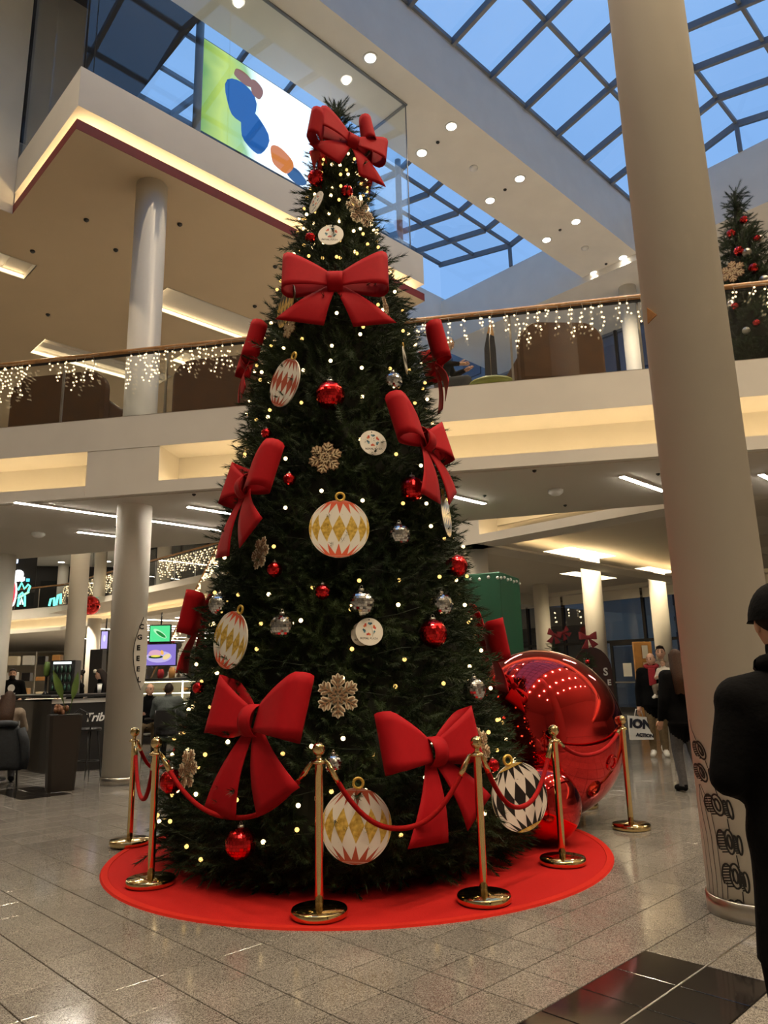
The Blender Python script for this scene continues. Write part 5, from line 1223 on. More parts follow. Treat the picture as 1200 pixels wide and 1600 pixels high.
tv_mats = [emis('tv_green', (.10, .75, .28), 1.1), emis('tv_purple', (.30, .22, .70), .9)]
def tv(px, py, w, h, depth, m_, label, shapes):
    c = at_y(px, py, depth); t = thing('wall_screen', label, 'screen', c, .06); MB().box((0, .05, 0), (w + .06, .08, h + .06), bev=.01).build('case', M['black'], t)
    q = MB(); q.quad((-w / 2, 0, -h / 2), (w / 2, 0, -h / 2), (w / 2, 0, h / 2), (-w / 2, 0, h / 2)); q.build('picture', m_, t)
    q = MB(); ms = []
    for (cx, cz, rx, rz, rot, col) in shapes:
        n = 18; ms.append(emis('tv_shape', col, 1.0)); q.add([(cx * w + (rx * w * math.cos(k * .349) * math.cos(rot) - rz * h * math.sin(k * .349) * math.sin(rot)), -.004 - .001 * len(ms), cz * h + (rx * w * math.cos(k * .349) * math.sin(rot) + rz * h * math.sin(k * .349) * math.cos(rot))) for k in range(n)], [tuple(range(n))], len(ms) - 1)
    q.build('picture_shapes', ms, t); MB().tube([(0, .09, h / 2), (0, .12, h / 2 + .35)], .02, 6).build('bracket', M['black'], t)
tv(250, 990, .50, .40, 18.9, tv_mats[0], 'green glowing menu screen above the food display', [(0, 0, .40, .16, -.6, (.5, .95, .55)), (.05, -.05, .3, .1, -.6, (.02, .25, .05))])
tv(251, 1023, .76, .52, 18.9, tv_mats[1], 'purple menu screen showing a burger and chips', [(-.05, -.1, .42, .28, 0, (.55, .48, .85)), (-.18, .06, .22, .18, 0, (.75, .42, .55)), (-.16, -.10, .24, .08, 0, (.02, .06, .02)), (-.16, -.06, .16, .05, 0, (.9, .8, .1)), (.2, -.1, .14, .12, .5, (.9, .7, .35)), (.05, .1, .05, .12, .3, (.95, .5, .12))])
c = at_y(250, 1006, 19.1); o = MB().box((0, 0, 0), (.75, .1, .14), bev=.01).build('red_sign_band', M['c_red']); o.location = Vector(c); tag(o, 'plain red band between the two menu screens', 'sign')
tv(163, 1000, .16, .45, 19.5, emis('tv_lilac', (.5, .42, .85), 1.2), 'narrow lilac screen half hidden by the left column', [(0, .1, .2, .2, 0, (.9, .9, 1))])
# goods on the deli top
for k in range(7):
    x = -.85 + k * .28; h_ = [.18, .3, .22, .26, .16, .3, .2][k]; o = MB().lathe([(.0001, 0), (.07, 0), (.085, h_ * .6), (.06, h_), (.0001, h_)], 14).build('jar', [M['cream'], M['shopglass'], M['c_red'], M['board'], M['paper'], M['shopglass'], M['black']][k]); o.location = Vector(dc + np.array([x, .4, 1.531]))
    tag(o, ['short cream jar', 'tall glass jar', 'red jar', 'tan jar', 'small white jar', 'tall clear jar at the right', 'black jar'][k] + ' on top of the lit food display', 'jar', 'jars on the food display')
# staircase with glass sides
s0, s1 = at_y(272, 1035, 24.0), at_y(312, 955, 24.0)
t = thing('staircase', 'white staircase with glass sides and lights rising to the far gallery', 'staircase', (s0[0], s0[1], 0), .0)
dx, dz = s1[0] - s0[0], s1[2] - s0[2]; n = 12; z0_ = s0[2]; k_ = dz / dx
x0 = -z0_ / k_; x1_ = (5.38 - z0_) / k_
q = MB(); q.add([(x0, -.05, 0), (x0 + .35, -.05, 0), (x1_, -.05, 5.0), (x1_, -.05, 5.38)] + [(x0, .05, 0), (x0 + .35, .05, 0), (x1_, .05, 5.0), (x1_, .05, 5.38)], [(0, 1, 2, 3), (7, 6, 5, 4), (0, 4, 5, 1), (1, 5, 6, 2), (2, 6, 7, 3), (3, 7, 4, 0)]); q.build('stringer', M['white'], t)
ns = 30
for k in range(ns): MB().box((x0 + (x1_ - x0) * (k + .6) / ns, .75, 5.38 * (k + .75) / ns), ((x1_ - x0) / ns * 1.3, 1.4, .04)).build('step', M['white'], t)
q = MB(); q.add([(x0, -.06, .1), (x1_, -.06, 5.48), (x1_, -.06, 6.3), (x0, -.06, .95)], [(0, 1, 2, 3)]); q.build('glass_side', M['glass'], t)
MB().tube([(x0, -.06, 1.0), (x1_, -.06, 6.38), (x1_ + 1.6, -.06, 6.4)], .03, 8).build('handrail', M['wood'], t)
pts = []; rg = random.Random(2)
for k in range(170): f = rg.uniform(.35, 1); x = x0 + (x1_ - x0) * f; pts.append((x, -.1, .95 + 5.38 * f - rg.uniform(.02, .75) * rg.random() - .02))
bulbs_mesh('lights', pts, M['bulbw'], t, 2.2)
# hanging bauble
c = at_y(141, 946, 24.5); r = 15 * 24.5 / 1150; t = thing('hanging_bauble', 'large red bauble hanging in the far hall beside the tall column', 'bauble', c)
MB().ball((0, 0, 0), r, 40, 24).build('shell', M['redmir'], t); MB().lathe([(.06, r - .02), (.06, r + .05), (.0001, r + .055)], 14).build('cap', M['gold'], t); MB().tube([(0, 0, r + .05), (0, 0, 8.59 - c[2])], .008, 5).build('cord', M['blackm'], t)
# neon figures and sign on the far gallery
zn = 36.5
def neon(px, py, depth, strokes, label):
    c = at_y(px, py, depth); t = thing('neon_sign', label, 'neon sign', c); s = depth / 1165
    for col, w, pts in strokes: MB().tube([((x - px) * s, -.05, -(y - py) * s) for x, y in pts], w, 6).build('neon_tube', emis('neon', col, 2.2), t)
    MB().box((0, .02, 0), (.2, .05, .4)).build('mount', M['black'], t)
ov = lambda cx, cy, a, b_, n=16: [(cx + a * math.cos(k * 6.283 / n), cy + b_ * math.sin(k * 6.283 / n)) for k in range(n + 1)]
neon(20, 927, 36.0, [((.95, .85, .85), .05, ov(20, 927, 6, 21)), ((.7, .03, .05), .07, ov(20, 927, 4, 17)), ((1, .9, .9), .04, [(18, 915), (20, 911), (22, 915), (22, 935), (18, 935)])], 'oval red and white neon figure on the far gallery')
neon(35, 930, 36.2, [((.15, .85, .6), .05, [(30, 948), (31, 930), (35, 926), (40, 932), (41, 948)]), ((.15, .85, .6), .05, [(28, 922), (33, 910), (38, 920), (44, 913), (47, 916), (44, 926)]), ((.6, 1, .85), .04, [(33, 945), (35, 935), (38, 945)]), ((.3, .9, .4), .05, [(29, 935), (46, 925)])], 'green neon figure on the far gallery')
neon(88, 938, 33.0, [((.15, .8, .6), .05, [(78, 947), (80, 936), (85, 934), (86, 947)]), ((.15, .8, .6), .05, [(89, 946), (91, 930), (95, 928), (96, 944)])], 'teal neon figure behind the curtain of lights')
c = at_y(22, 897, 40.0); t = thing('illuminated_sign', 'white glowing letters on the dark shopfront at the far left', 'sign', c, .3); o = link('lettering', text_mesh('ea', 1.15, .05, emis('sign_white', (1, 1, 1), 2.5), bold=.05), t); MB().box((.72, 0, -.32), (.16, .1, .16)).build('dot', emis('sign_cyan', (.1, .7, .9), 2), t); MB().box((-.2, 0, .95), (.7, .1, .7), bev=.05).build('lit_cube', emis('sign_pale', (.7, .8, 1), 1.6), t); MB().box((0, .12, .2), (2.2, .06, 2.4)).build('backboard', M['black'], t)
t = thing('shopfront', 'dark shopfront on the far gallery behind the neon figures', 'shopfront', at_y(60, 900, 44.0) * np.array([1, 1, 0]) + np.array([0, 0, 5.38]), .28)
MB().box((0, .3, 1.6), (16, .4, 3.2)).build('fascia', M['black'], t); 
for k in range(6): MB().box((-6.5 + k * 2.6, .05, 1.2), (2.3, .05, 2.2)).build('pane', M['shopglass'], t)
t = thing('shopfront', 'dark glass shopfront on the far gallery behind the column', 'shopfront', np.array([*at_y(300, 880, 33.0)[:2], 5.38]), -.75)
MB().box((0, .4, 1.6), (11, .3, 3.2)).build('fascia', M['blackm'], t)
for k in range(5): MB().box((-4.4 + k * 2.2, .1, 1.3), (2.0, .05, 2.4)).build('pane', M['shopglass'], t)
c = at_y(320, 986, 23.0); t = thing('illuminated_sign', 'small white lit letters under the far stairs', 'sign', c); link('lettering', text_mesh('NOLE', .28, .02, emis('sign_white2', (1, .9, .75), 1.5), bold=.012), t); MB().box((0, .05, 0), (1.1, .05, .4)).build('backboard', M['black'], t)
t = thing('dark_cabinet', 'dark tall cabinet beside the far slim column', 'cabinet', px_floor(152, 19.2)); MB().box((0, 0, 1.15), (.32, .3, 2.3), bev=.01).build('case', M['black'], t); MB().lathe([(.05, 0), (.0001, .001)], 14).build('badge', M['paper'], t).location = (0, -.152, 1.75); bpy.data.objects['badge'].rotation_euler = (math.pi / 2, 0, 0)
# ================================================================== PEOPLE
def head_mesh(q, c, yaw=0.0, pitch=0.0, s=1.0, skin=3, eye=4, lip=5):
    """head with brow, eyes, nose, mouth, chin and ears, facing local -Y; c = base of skull centre"""
    n, k = 22, 18; R = Matrix.Rotation(yaw, 3, 'Z') @ Matrix.Rotation(pitch, 3, 'X'); vs = []; fs = []; ms = []
    def tf(p): v = R @ Vector(p); return (c[0] + v.x * s, c[1] + v.y * s, c[2] + v.z * s)
    for i in range(k + 1):
        th = math.pi * i / k
        for j in range(n):
            a = 2 * math.pi * j / n; x, y, z = math.sin(th) * math.cos(a), math.sin(th) * math.sin(a), math.cos(th)
            X, Y, Z = .074 * x, .094 * y, .115 * z
            f = max(0, -y)
            if z < 0: X *= 1 + .28 * z * f + .12 * z; Y += .012 * z * (1 - f) * -1
            if f > .5: 
                Y -= .016 * math.exp(-((x / .16) ** 2) - ((z + .12) / .16) ** 2)        # nose
                Y += .010 * math.exp(-(((abs(x) - .36) / .16) ** 2) - ((z - .08) / .11) ** 2)  # sockets
                Y -= .006 * math.exp(-((x / .3) ** 2) - ((z + .75) / .15) ** 2)         # chin
            vs.append(tf((X, Y, Z)))
    for i in range(k):
        for j in range(n): fs.append((i * n + j, (i + 1) * n + j, (i + 1) * n + (j + 1) % n, i * n + (j + 1) % n))
    q.add(vs, fs, skin, True)
    for sx_ in (-1, 1):
        b0 = MB(); b0.ball((sx_ * .029, -.079, .010), .0105, 8, 6); q.add([tf(v) for v in b0.v], b0.f, eye, True)
        b0 = MB(); b0.ball((sx_ * .074, .008, -.005), .024, 8, 6, sc=(.4, .7, 1.2)); q.add([tf(v) for v in b0.v], b0.f, skin, True)
        b0 = MB(); b0.box((sx_ * .029, -.086, .033), (.034, .012, .006)); q.add([tf(v) for v in b0.v], b0.f, eye)
    b0 = MB(); b0.ball((0, -.0845, -.058), .018, 8, 6, sc=(1.2, .45, .35)); q.add([tf(v) for v in b0.v], b0.f, lip, True)
def hair_mesh(c, yaw, pitch, s, style):
    q = MB(); R = Matrix.Rotation(yaw, 3, 'Z') @ Matrix.Rotation(pitch, 3, 'X'); n, k = 24, 12; vs = []; fs = []
    def tf(p): v = R @ Vector(p); return (c[0] + v.x * s, c[1] + v.y * s, c[2] + v.z * s)
    for i in range(k + 1):
        for j in range(n):
            a = 2 * math.pi * j / n; back = .5 + .5 * math.sin(a); tmax = .95 + (1.05 if style != 'balding' else .95) * back
            t0 = .0 if style != 'balding' else 1.1; tmax = max(tmax, t0 + .25) if style == 'balding' and back > .35 else (t0 if style == 'balding' else tmax)
            th = t0 + (tmax - t0) * i / k; g = 1.10 if style != 'balding' else 1.03
            wob = 1 + .02 * math.sin(5 * a + 3 * th)
            vs.append(tf((.076 * g * wob * math.sin(th) * math.cos(a), .097 * g * wob * math.sin(th) * math.sin(a) + .004, .117 * g * math.cos(th))))
    for i in range(k):
        for j in range(n): fs.append((i * n + j, (i + 1) * n + j, (i + 1) * n + (j + 1) % n, i * n + (j + 1) % n))
    q.add(vs, fs, 0, True)
    if style == 'long':
        vs = []; fs = []; m = 14; kk = 12
        for i in range(kk + 1):
            f = i / kk
            for j in range(m + 1):
                a = math.radians(-25 + 230 * j / m); w = .088 + .05 * math.sin(f * 2.4); d = .105 + .02 * f
                vs.append(tf((w * math.cos(a), d * math.sin(a) + .012 + .13 * min(1, f * 1.6), .06 - .50 * f + .012 * math.sin(j * 2.1 + i))))
        for i in range(kk):
            for j in range(m): fs.append((i * (m + 1) + j, (i + 1) * (m + 1) + j, (i + 1) * (m + 1) + j + 1, i * (m + 1) + j + 1))
        q.add(vs, fs, 0, True)
    if style == 'bun':
        b0 = MB(); b0.ball((0, .115, .035), .045, 10, 8); q.add([tf(v) for v in b0.v], b0.f, 0, True)
    if style == 'quiff':
        b0 = MB(); b0.ball((0, -.05, .095), .055, 12, 8, sc=(1.15, .9, .5)); q.add([tf(v) for v in b0.v], b0.f, 0, True)
    return q
STAND = dict(pel=(0, 0, .93), wai=(0, 0, 1.08), che=(0, .01, 1.30), neb=(0, .015, 1.45), nec=(0, -.005, 1.55),
             hL=(.09, 0, .90), kL=(.10, -.02, .50), aL=(.10, .02, .09), tL=(.12, -.15, .035), hR=(-.09, 0, .90), kR=(-.10, -.02, .50), aR=(-.10, .02, .09), tR=(-.12, -.15, .035),
             sL=(.175, .01, 1.41), eL=(.25, .03, 1.13), wL=(.26, -.06, .89), sR=(-.175, .01, 1.41), eR=(-.25, .03, 1.13), wR=(-.26, -.06, .89))
SIT = dict(STAND, pel=(0, .05, .55), wai=(0, .07, .70), che=(0, .05, .92), neb=(0, .04, 1.07), nec=(0, .01, 1.16), hL=(.10, .03, .53), kL=(.13, -.40, .52), aL=(.13, -.38, .10), tL=(.14, -.54, .035), hR=(-.10, .03, .53), kR=(-.13, -.40, .52), aR=(-.13, -.38, .10), tR=(-.14, -.54, .035),
           sL=(.175, .04, 1.03), eL=(.26, -.04, .80), wL=(.14, -.28, .80), sR=(-.175, .04, 1.03), eR=(-.26, -.04, .80), wR=(-.14, -.28, .80))
def person(label, loc, rz, J, mats, hair=('short', 'hair'), H=1.75, bulk=1.0, voxel=.024, coat=0.0, hyaw=0.0, hpitch=0.0, group=None, hands=True, extra=None, baggy=1.0, glove=False):
    """mats = top, trousers, shoes"""
    s = H / 1.75; J = {k: np.array(v, float) * s for k, v in J.items()}; B = bulk * s
    t = thing('person', label, 'person', loc, rz, group)
    segs = []  # p0, p1, r0, r1, mat
    def sg(a, b_, r0, r1, m): segs.append((np.array(a, float), np.array(b_, float), r0 * B, r1 * B, m))
    q = MB()
    def ring(c, rx, ry, up, side):
        f = np.cross(side, up); return [c + side * rx * math.cos(k * .3927) + f * ry * math.sin(k * .3927) for k in range(16)]
    chain = [(J['pel'] - np.array([0, 0, .10 * s]), .155, .115), (J['pel'], .165, .12), (J['wai'], .145, .105), (J['che'], .18, .12), (J['che'] * .4 + J['neb'] * .6, .175, .10), (J['neb'], .085, .075)]
    if coat: chain = [(J['pel'] - np.array([0, 0, coat * s]), .20, .16)] + [(c, rx * 1.15, ry * 1.2) for c, rx, ry in chain]
    vs = []
    for i, (c, rx, ry) in enumerate(chain):
        up = chain[min(i + 1, len(chain) - 1)][0] - chain[max(i - 1, 0)][0]; up = up / np.linalg.norm(up); side = np.array([1.0, 0, 0]); vs += ring(c, rx * B, ry * B, up, side)
    n = len(chain); fs = [(i * 16 + j, i * 16 + (j + 1) % 16, (i + 1) * 16 + (j + 1) % 16, (i + 1) * 16 + j) for i in range(n - 1) for j in range(16)] + [tuple(range(15, -1, -1)), tuple(range((n - 1) * 16, n * 16))]
    q.add(vs, fs)
    for i in range(n - 1): segs.append((chain[i][0], chain[i + 1][0], chain[i][1] * B, chain[i + 1][1] * B, 0 if (coat or i >= 1) else 1))
    sg(J['neb'], J['nec'], .058, .055, 3)
    for S_ in 'LR':
        sg(J['s' + S_], J['e' + S_], .068 * baggy, .052 * baggy, 0); sg(J['e' + S_], J['w' + S_], .052 * baggy, .036 * baggy, 0)
        sg(J['che'] * .35 + J['neb'] * .65, J['s' + S_], .09, .075 * baggy, 0)
        d = J['w' + S_] - J['e' + S_]; d /= np.linalg.norm(d); sg(J['w' + S_] + d * .01, J['w' + S_] + d * .09 * s, .032, .036, 0 if glove else 3)
        sg(J['h' + S_], J['k' + S_], .098, .068, 1); sg(J['k' + S_], J['a' + S_], .066, .05, 1)
        sg(J['a' + S_] - np.array([0, 0, .02]), J['t' + S_], .048, .042, 2); sg(J['a' + S_] + np.array([0, .03, -.035]), J['a' + S_] - np.array([0, 0, .02]), .04, .045, 2)
    for p0, p1, r0, r1, m in segs[n - 1:]:
        k = 5; q.tube([p0 + (p1 - p0) * i / k for i in range(k + 1)], [r0 + (r1 - r0) * i / k for i in range(k + 1)], 12); q.ball(p0, r0, 12, 8); q.ball(p1, r1, 12, 8)
    tmp = bpy.data.objects.new('tmp', q.mesh('tmp', M['skin'])); COL.objects.link(tmp)
    md = tmp.modifiers.new('r', 'REMESH'); md.mode = 'VOXEL'; md.voxel_size = voxel; md.use_smooth_shade = True
    sm_ = tmp.modifiers.new('s', 'SMOOTH'); sm_.iterations = 4; sm_.factor = .5
    bpy.context.view_layer.update(); me0 = bpy.data.meshes.new_from_object(tmp.evaluated_get(bpy.context.evaluated_depsgraph_get())); bpy.data.objects.remove(tmp)
    nv = len(me0.vertices); co = np.zeros(nv * 3); me0.vertices.foreach_get('co', co); co = co.reshape(-1, 3)
    polys = [tuple(p.vertices) for p in me0.polygons]; cen = np.array([co[list(p)].mean(0) for p in polys])
    best = np.full(len(cen), 1e9); mi = np.zeros(len(cen), int)
    for p0, p1, r0, r1, m in segs:
        d = p1 - p0; L2 = d.dot(d) + 1e-9; f = np.clip((cen - p0) @ d / L2, 0, 1); dist = np.linalg.norm(cen - (p0 + f[:, None] * d), axis=1) / (r0 + (r1 - r0) * f)
        w = dist < best; best[w] = dist[w]; mi[w] = m
    bpy.data.meshes.remove(me0)
    b = MB(); b.v = [tuple(x) for x in co]; b.f = polys; b.m = [int(x) for x in mi]; b.sm = [True] * len(polys)
    hc = J['nec'] + np.array([0, -.012, .085]) * s; head_mesh(b, hc, hyaw, hpitch, s)
    if hands:
        for S_, sgn in (('L', 1), ('R', -1)):
            d = J['w' + S_] - J['e' + S_]; d /= np.linalg.norm(d); sd = np.cross(d, [0, 1.0, .2]); sd /= np.linalg.norm(sd); pal = J['w' + S_] + d * .10 * s; cv = np.cross(sd, d) * -.3 * sgn
            for k, l in enumerate((.062, .072, .066, .052)):
                p0 = pal + sd * (-.024 + .016 * k) * s; b.tube([p0, p0 + d * l * .55 * s, p0 + (d + cv) * l * s], [.0085 * s, .008 * s, .006 * s], 6, 0 if glove else 3)
            p0 = J['w' + S_] + d * .04 * s + sd * .03 * s; b.tube([p0, p0 + (sd * .7 + d) * .03 * s, p0 + (sd * .4 + d) * .062 * s], [.011 * s, .0095 * s, .007 * s], 6, 0 if glove else 3)
    b.build('body', [M[mats[0]], M[mats[1]], M[mats[2]], M['skin'], M['hair'], mat('lips', (.38, .13, .10), .5) if 'lips' not in bpy.data.materials else bpy.data.materials['lips']], t)
    if hair: hair_mesh(hc, hyaw, hpitch, s, hair[0]).build('hair', M[hair[1]], t)
    return t, J, hc
def lift(J, **kw): J = dict(J); J.update(kw); return J
DEG = math.radians
# near man at the right edge, seen from behind
pn = at_y(1199, 1000, 2.45); walk = lift(STAND, sL=(.17, .01, 1.365), sR=(-.17, .01, 1.365), eL=(.25, .03, 1.12), wL=(.10, -.26, 1.04), kL=(.11, -.08, .5), aL=(.11, -.02, .09), tL=(.12, -.18, .035), aR=(-.10, .12, .10), tR=(-.11, -.05, .035), eR=(-.27, .05, 1.13), wR=(-.25, -.10, .93))
tn, Jn, hn = person('man in black coat and black cap seen from behind at the right picture edge', (pn[0] + .075, pn[1] + .05, 0), math.pi - .1, walk, ('c_black', 'c_black', 'c_black'), ('short', 'hair'), 1.66, 1.08, .016, .40, baggy=1.15, glove=True)
q = MB(); R_ = .093
vs = []
for i in range(9):
    for j in range(24): a = j * .2618; th = .02 + 1.5 * i / 8; vs.append((hn[0] + .090 * math.sin(th) * math.cos(a), hn[1] + .112 * math.sin(th) * math.sin(a) + .004, hn[2] + .005 + .135 * math.cos(th)))
q.add(vs, [(i * 24 + j, (i + 1) * 24 + j, (i + 1) * 24 + (j + 1) % 24, i * 24 + (j + 1) % 24) for i in range(8) for j in range(24)], 0, True); q.ball((hn[0], hn[1], hn[2] + .14), .010, 8, 6); q.build('cap', M['c_black'], tn)
q = MB(); q.add([(hn[0] + .085 * math.sin(a), hn[1] - .085 * math.cos(a) * 1.0 - (.075 * math.cos(a) if r else .01), hn[2] + .018 - .01 * r) for r in (0, 1) for a in np.linspace(-1.2, 1.2, 9)], [(i, i + 1, 10 + i, 9 + i) for i in range(8)]); q.build('cap_visor', M['c_black'], tn)
q = MB(); q.tube([(Jn['nec'][0] + .072 * math.cos(k * .524), Jn['nec'][1] + .012 + .075 * math.sin(k * .524), Jn['nec'][2] - .055 + .012 * math.sin(k * .524)) for k in range(13)], .032, 8, cap=False); q.build('collar', M['c_black'], tn)
# woman with long hair walking away
pw = at_z(1082, 1238, 0); person('long-haired woman in black coat and grey jeans walking away beside the near column', (pw[0], pw[1] + .05, 0), math.pi + .1, lift(STAND, kL=(.09, -.06, .5), aL=(.09, .02, .09), tL=(.1, -.14, .035), kR=(-.09, .0, .5), aR=(-.09, .2, .13), tR=(-.1, .08, .035)), ('c_black', 'c_blue', 'c_black'), ('long', 'brown_hair'), 1.66, 1.05, .02, .12, baggy=1.2)
# father with bag and child
pm = at_z(1032, 1182, 0); tm_, Jm, hm_ = person('bald man in black jacket over a red hood carrying a child and a shopping bag', (pm[0], pm[1], 0), -.35, lift(STAND, eL=(.28, -.03, 1.14), wL=(.12, -.24, 1.16), wR=(-.27, -.04, .86)), ('c_black', 'c_khaki', 'pwhite'), ('balding', 'fair_hair'), 1.72, 1.12, .022, .06, hyaw=-.35, baggy=1.2)
q = MB(); q.tube([(.075 * math.cos(k * .524) * 1.3, .02 + .085 * math.sin(k * .524), 1.50 + .02 * math.sin(k * .524)) for k in range(13)], .035, 8, cap=False); q.box((0, -.145, 1.32), (.12, .03, .30), bev=.012); q.build('red_hood', M['c_red'], tm_)
hb_ = np.array([Jm['wR'][0], Jm['wR'][1], 0]); rz = -.35; wx = pm[0] + hb_[0] * math.cos(rz) - hb_[1] * math.sin(rz); wy = pm[1] + hb_[0] * math.sin(rz) + hb_[1] * math.cos(rz)
t = thing('shopping_bag', 'white shopping bag with dark block letters held by the bald man', 'bag', (wx - .02, wy - .03, .28), -.1)
q = MB(); q.add([(-.19, -.05, 0), (.19, -.05, 0), (.19, .05, 0), (-.19, .05, 0), (-.2, -.02, .40), (.2, -.02, .36), (.2, .02, .36), (-.2, .02, .40)], [(3, 2, 1, 0), (4, 5, 6, 7), (0, 1, 5, 4), (1, 2, 6, 5), (2, 3, 7, 6), (3, 0, 4, 7)]); q.build('sack', M['paper'], t)
navy = mat('navy_ink', (.012, .014, .03), .6)
o = link('lettering', text_mesh('ION', .2, .002, navy, bold=.012), t); o.location = (0, -.04, .25); o.rotation_euler = (.07, .1, 0); o = link('lettering', text_mesh('ACTION', .075, .002, navy, bold=.004), t); o.location = (.05, -.052, .07); o.rotation_euler = (.07, .1, 0)
MB().tube([(-.08, 0, .39), (-.05, 0, .50), (.03, 0, .50), (.06, 0, .38)], .008, 5).build('handle', M['paper'], t)
# child on the arm
cx, cy = .19, -.24; wxc = pm[0] + cx * math.cos(rz) - cy * math.sin(rz); wyc = pm[1] + cx * math.sin(rz) + cy * math.cos(rz)
person('fair-haired toddler in a cream top carried on the bald man\'s arm', (wxc, wyc, .88), -.9, lift(SIT, eL=(.24, -.12, .85), wL=(.1, -.34, .84), aL=(.13, -.36, .28), tL=(.13, -.5, .2), aR=(-.13, -.36, .28), tR=(-.14, -.5, .2)), ('c_cream', 'c_taupe', 'pwhite'), ('short', 'fair_hair'), .92, 1.25, .016, hyaw=.3)
pb_ = at_y(1040, 1100, 13.7); person('dark-haired man standing behind the bald man', (pb_[0], pb_[1], 0), -.2, STAND, ('c_taupe', 'c_khaki', 'pwhite'), ('quiff', 'hair'), 1.86, 1.02, .024, hyaw=-.2)
pz = at_y(836, 1050, 17.5); person('person whose head shows above the giant bauble beside the green box', (pz[0], pz[1], 0), .2, STAND, ('c_char', 'c_black', 'c_black'), ('balding', 'brown_hair'), 1.95, 1.0, .026)
# staff and guests on the left
pk = px_floor(20, 17.4); ta, Ja, ha = person('bearded barista in a black sweater with a white emblem behind the far left bar', pk, .45, lift(STAND, eL=(.27, .02, 1.14), wL=(.2, -.2, 1.08), eR=(-.27, .02, 1.14), wR=(-.2, -.2, 1.06)), ('c_black', 'c_black', 'c_black'), ('short', 'hair'), 1.82, 1.15, .022, baggy=1.2)
q = MB(); q.ball((0, -.078, 0), .06, 12, 8, sc=(1.1, .5, .9)); b_ = q.build('beard', M['hair'], ta); b_.location = (ha[0], ha[1], ha[2] - .075)
q = MB(); q.add([(.075 * math.cos(k * .393), 0, .085 * math.sin(k * .393)) for k in range(16)], [tuple(range(16))]); q.add([(x, .0, z) for x, z in ((-.09, -.13), (.09, -.13), (.09, -.11), (-.09, -.11))], [(0, 1, 2, 3)]); e_ = q.build('emblem', M['paper'], ta); e_.location = (0, -.178, 1.38)
person('woman with dark tied hair working at the kiosk', px_floor(123, 14.9), -.9, lift(STAND, eR=(-.24, -.1, 1.14), wR=(-.1, -.3, 1.15), eL=(.24, -.1, 1.14), wL=(.12, -.3, 1.15)), ('c_black', 'c_black', 'c_black'), ('bun', 'hair'), 1.72, 1.0, .024, hpitch=.25)
person('figure in black beside the kiosk half hidden by the left column', px_floor(158, 15.4), -1.2, lift(STAND, eR=(-.24, -.1, 1.14), wR=(-.1, -.3, 1.15)), ('c_black', 'c_black', 'c_black'), ('long', 'hair'), 1.72, 1.1, .024)
pc = px_floor(16, 11.15); chair(pc + np.array([0, 0, 0]), math.pi + .45, 'black cafe chair with a dark coat over its back, left of the planter')
person('woman with long brown hair in a taupe sweater sitting with her back to the camera', pc + np.array([-.02, .03, 0]), math.pi + .45, lift(SIT, neb=(0, .0, 1.07), nec=(-.02, -.03, 1.16)), ('c_taupe', 'c_char', 'c_black'), ('long', 'brown_hair'), 1.72, 1.08, .022, hyaw=-.3, hpitch=.1, baggy=1.2)
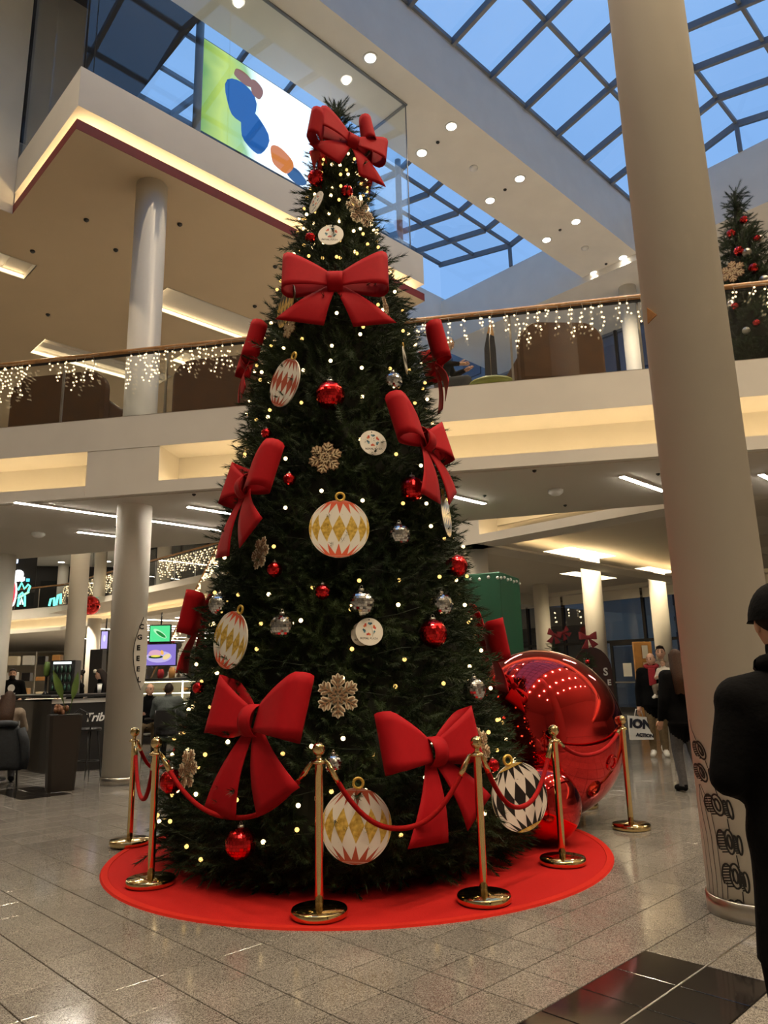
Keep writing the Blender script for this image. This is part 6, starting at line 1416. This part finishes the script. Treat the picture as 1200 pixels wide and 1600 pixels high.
# coat hung over the chair back
t = thing('coat', 'dark navy padded coat hanging over the chair back', 'coat', pc + np.array([.16, -.34, .03]), .45, scale=.88); q = MB()
vs = []
for i in range(11):
    f = i / 10
    for j in range(20):
        a = j * .31416; w = .30 - .07 * f ** 2; d = .06 + .03 * math.sin(math.pi * f) + .012 * math.sin(5 * a + 4 * f); vs.append((w * math.cos(a) * (1 - .18 * (f > .93)), d * math.sin(a), .26 + .70 * f + .012 * math.sin(3 * a)))
q.add(vs, [(i * 20 + j, i * 20 + (j + 1) % 20, (i + 1) * 20 + (j + 1) % 20, (i + 1) * 20 + j) for i in range(10) for j in range(20)] + [tuple(range(200, 220)), tuple(range(19, -1, -1))], 0, True); q.build('coat_body', M['c_navy'], t)
for s_ in (-1, 1): MB().tube([(s_ * .24, -.02, .90), (s_ * .31, -.04, .70), (s_ * .34, -.02, .45), (s_ * .33, -.03, .26)], [.07, .075, .07, .055], 10).build('sleeve', M['c_navy'], t)
MB().tube([(-.17, -.03, .96), (-.08, -.09, .99), (.08, -.09, .99), (.17, -.03, .96)], .05, 8).build('hood', M['c_navy'], t)
cafe_table(px_floor(0, 11.9), 'black cafe table of the woman with long brown hair')
p1_ = px_floor(265, 14.3); chair(p1_, math.pi + .1, 'black cafe chair under the diner in the grey-green sweater'); person('diner in a grey-green sweater sitting with the back to the camera', p1_, math.pi + .1, SIT, ('c_green', 'c_char', 'c_black'), ('short', 'hair'), 1.80, 1.15, .02, baggy=1.3)
p2_ = px_floor(233, 15.2); chair(p2_, .35, 'black cafe chair under the elderly man beside the left column'); person('elderly balding man in a black shirt sitting beside the left column', p2_, .35, lift(SIT, nec=(.03, -.03, 1.15)), ('c_black', 'c_khaki', 'c_black'), ('balding', 'grey_hair'), 1.82, 1.1, .02, hyaw=.5)
cafe_table((p1_ + p2_) / 2 + np.array([.12, .1, 0]), 'black cafe table between the two diners')
person('dark-haired guest partly hidden by the tree beside the food display', px_floor(311, 16.2), -.6, STAND, ('c_black', 'c_char', 'c_black'), ('long', 'hair'), 1.66, 1.0, .026)
# upstairs
ub = lambda px, py, dy: LB(sx(px, py), dy, 5.38)
person('guest in dark clothes whose head shows above the left brown sofa', ub(52, 600, 1.1), math.pi - .17, SIT, ('c_black', 'c_char', 'c_black'), ('short', 'hair'), 1.74, 1.0, .026)
person('guest in dark clothes sitting behind the railing right of the tree', ub(684, 560, 1.3), 1.1, lift(SIT, nec=(0, -.06, 1.14)), ('c_black', 'c_char', 'c_black'), ('short', 'grey_hair'), 1.80, 1.1, .024)
person('guest with grey hair in the tall brown armchair', ub(886, 530, 1.2), math.pi - .17, SIT, ('c_char', 'c_char', 'c_black'), ('short', 'grey_hair'), 1.78, 1.0, .026)
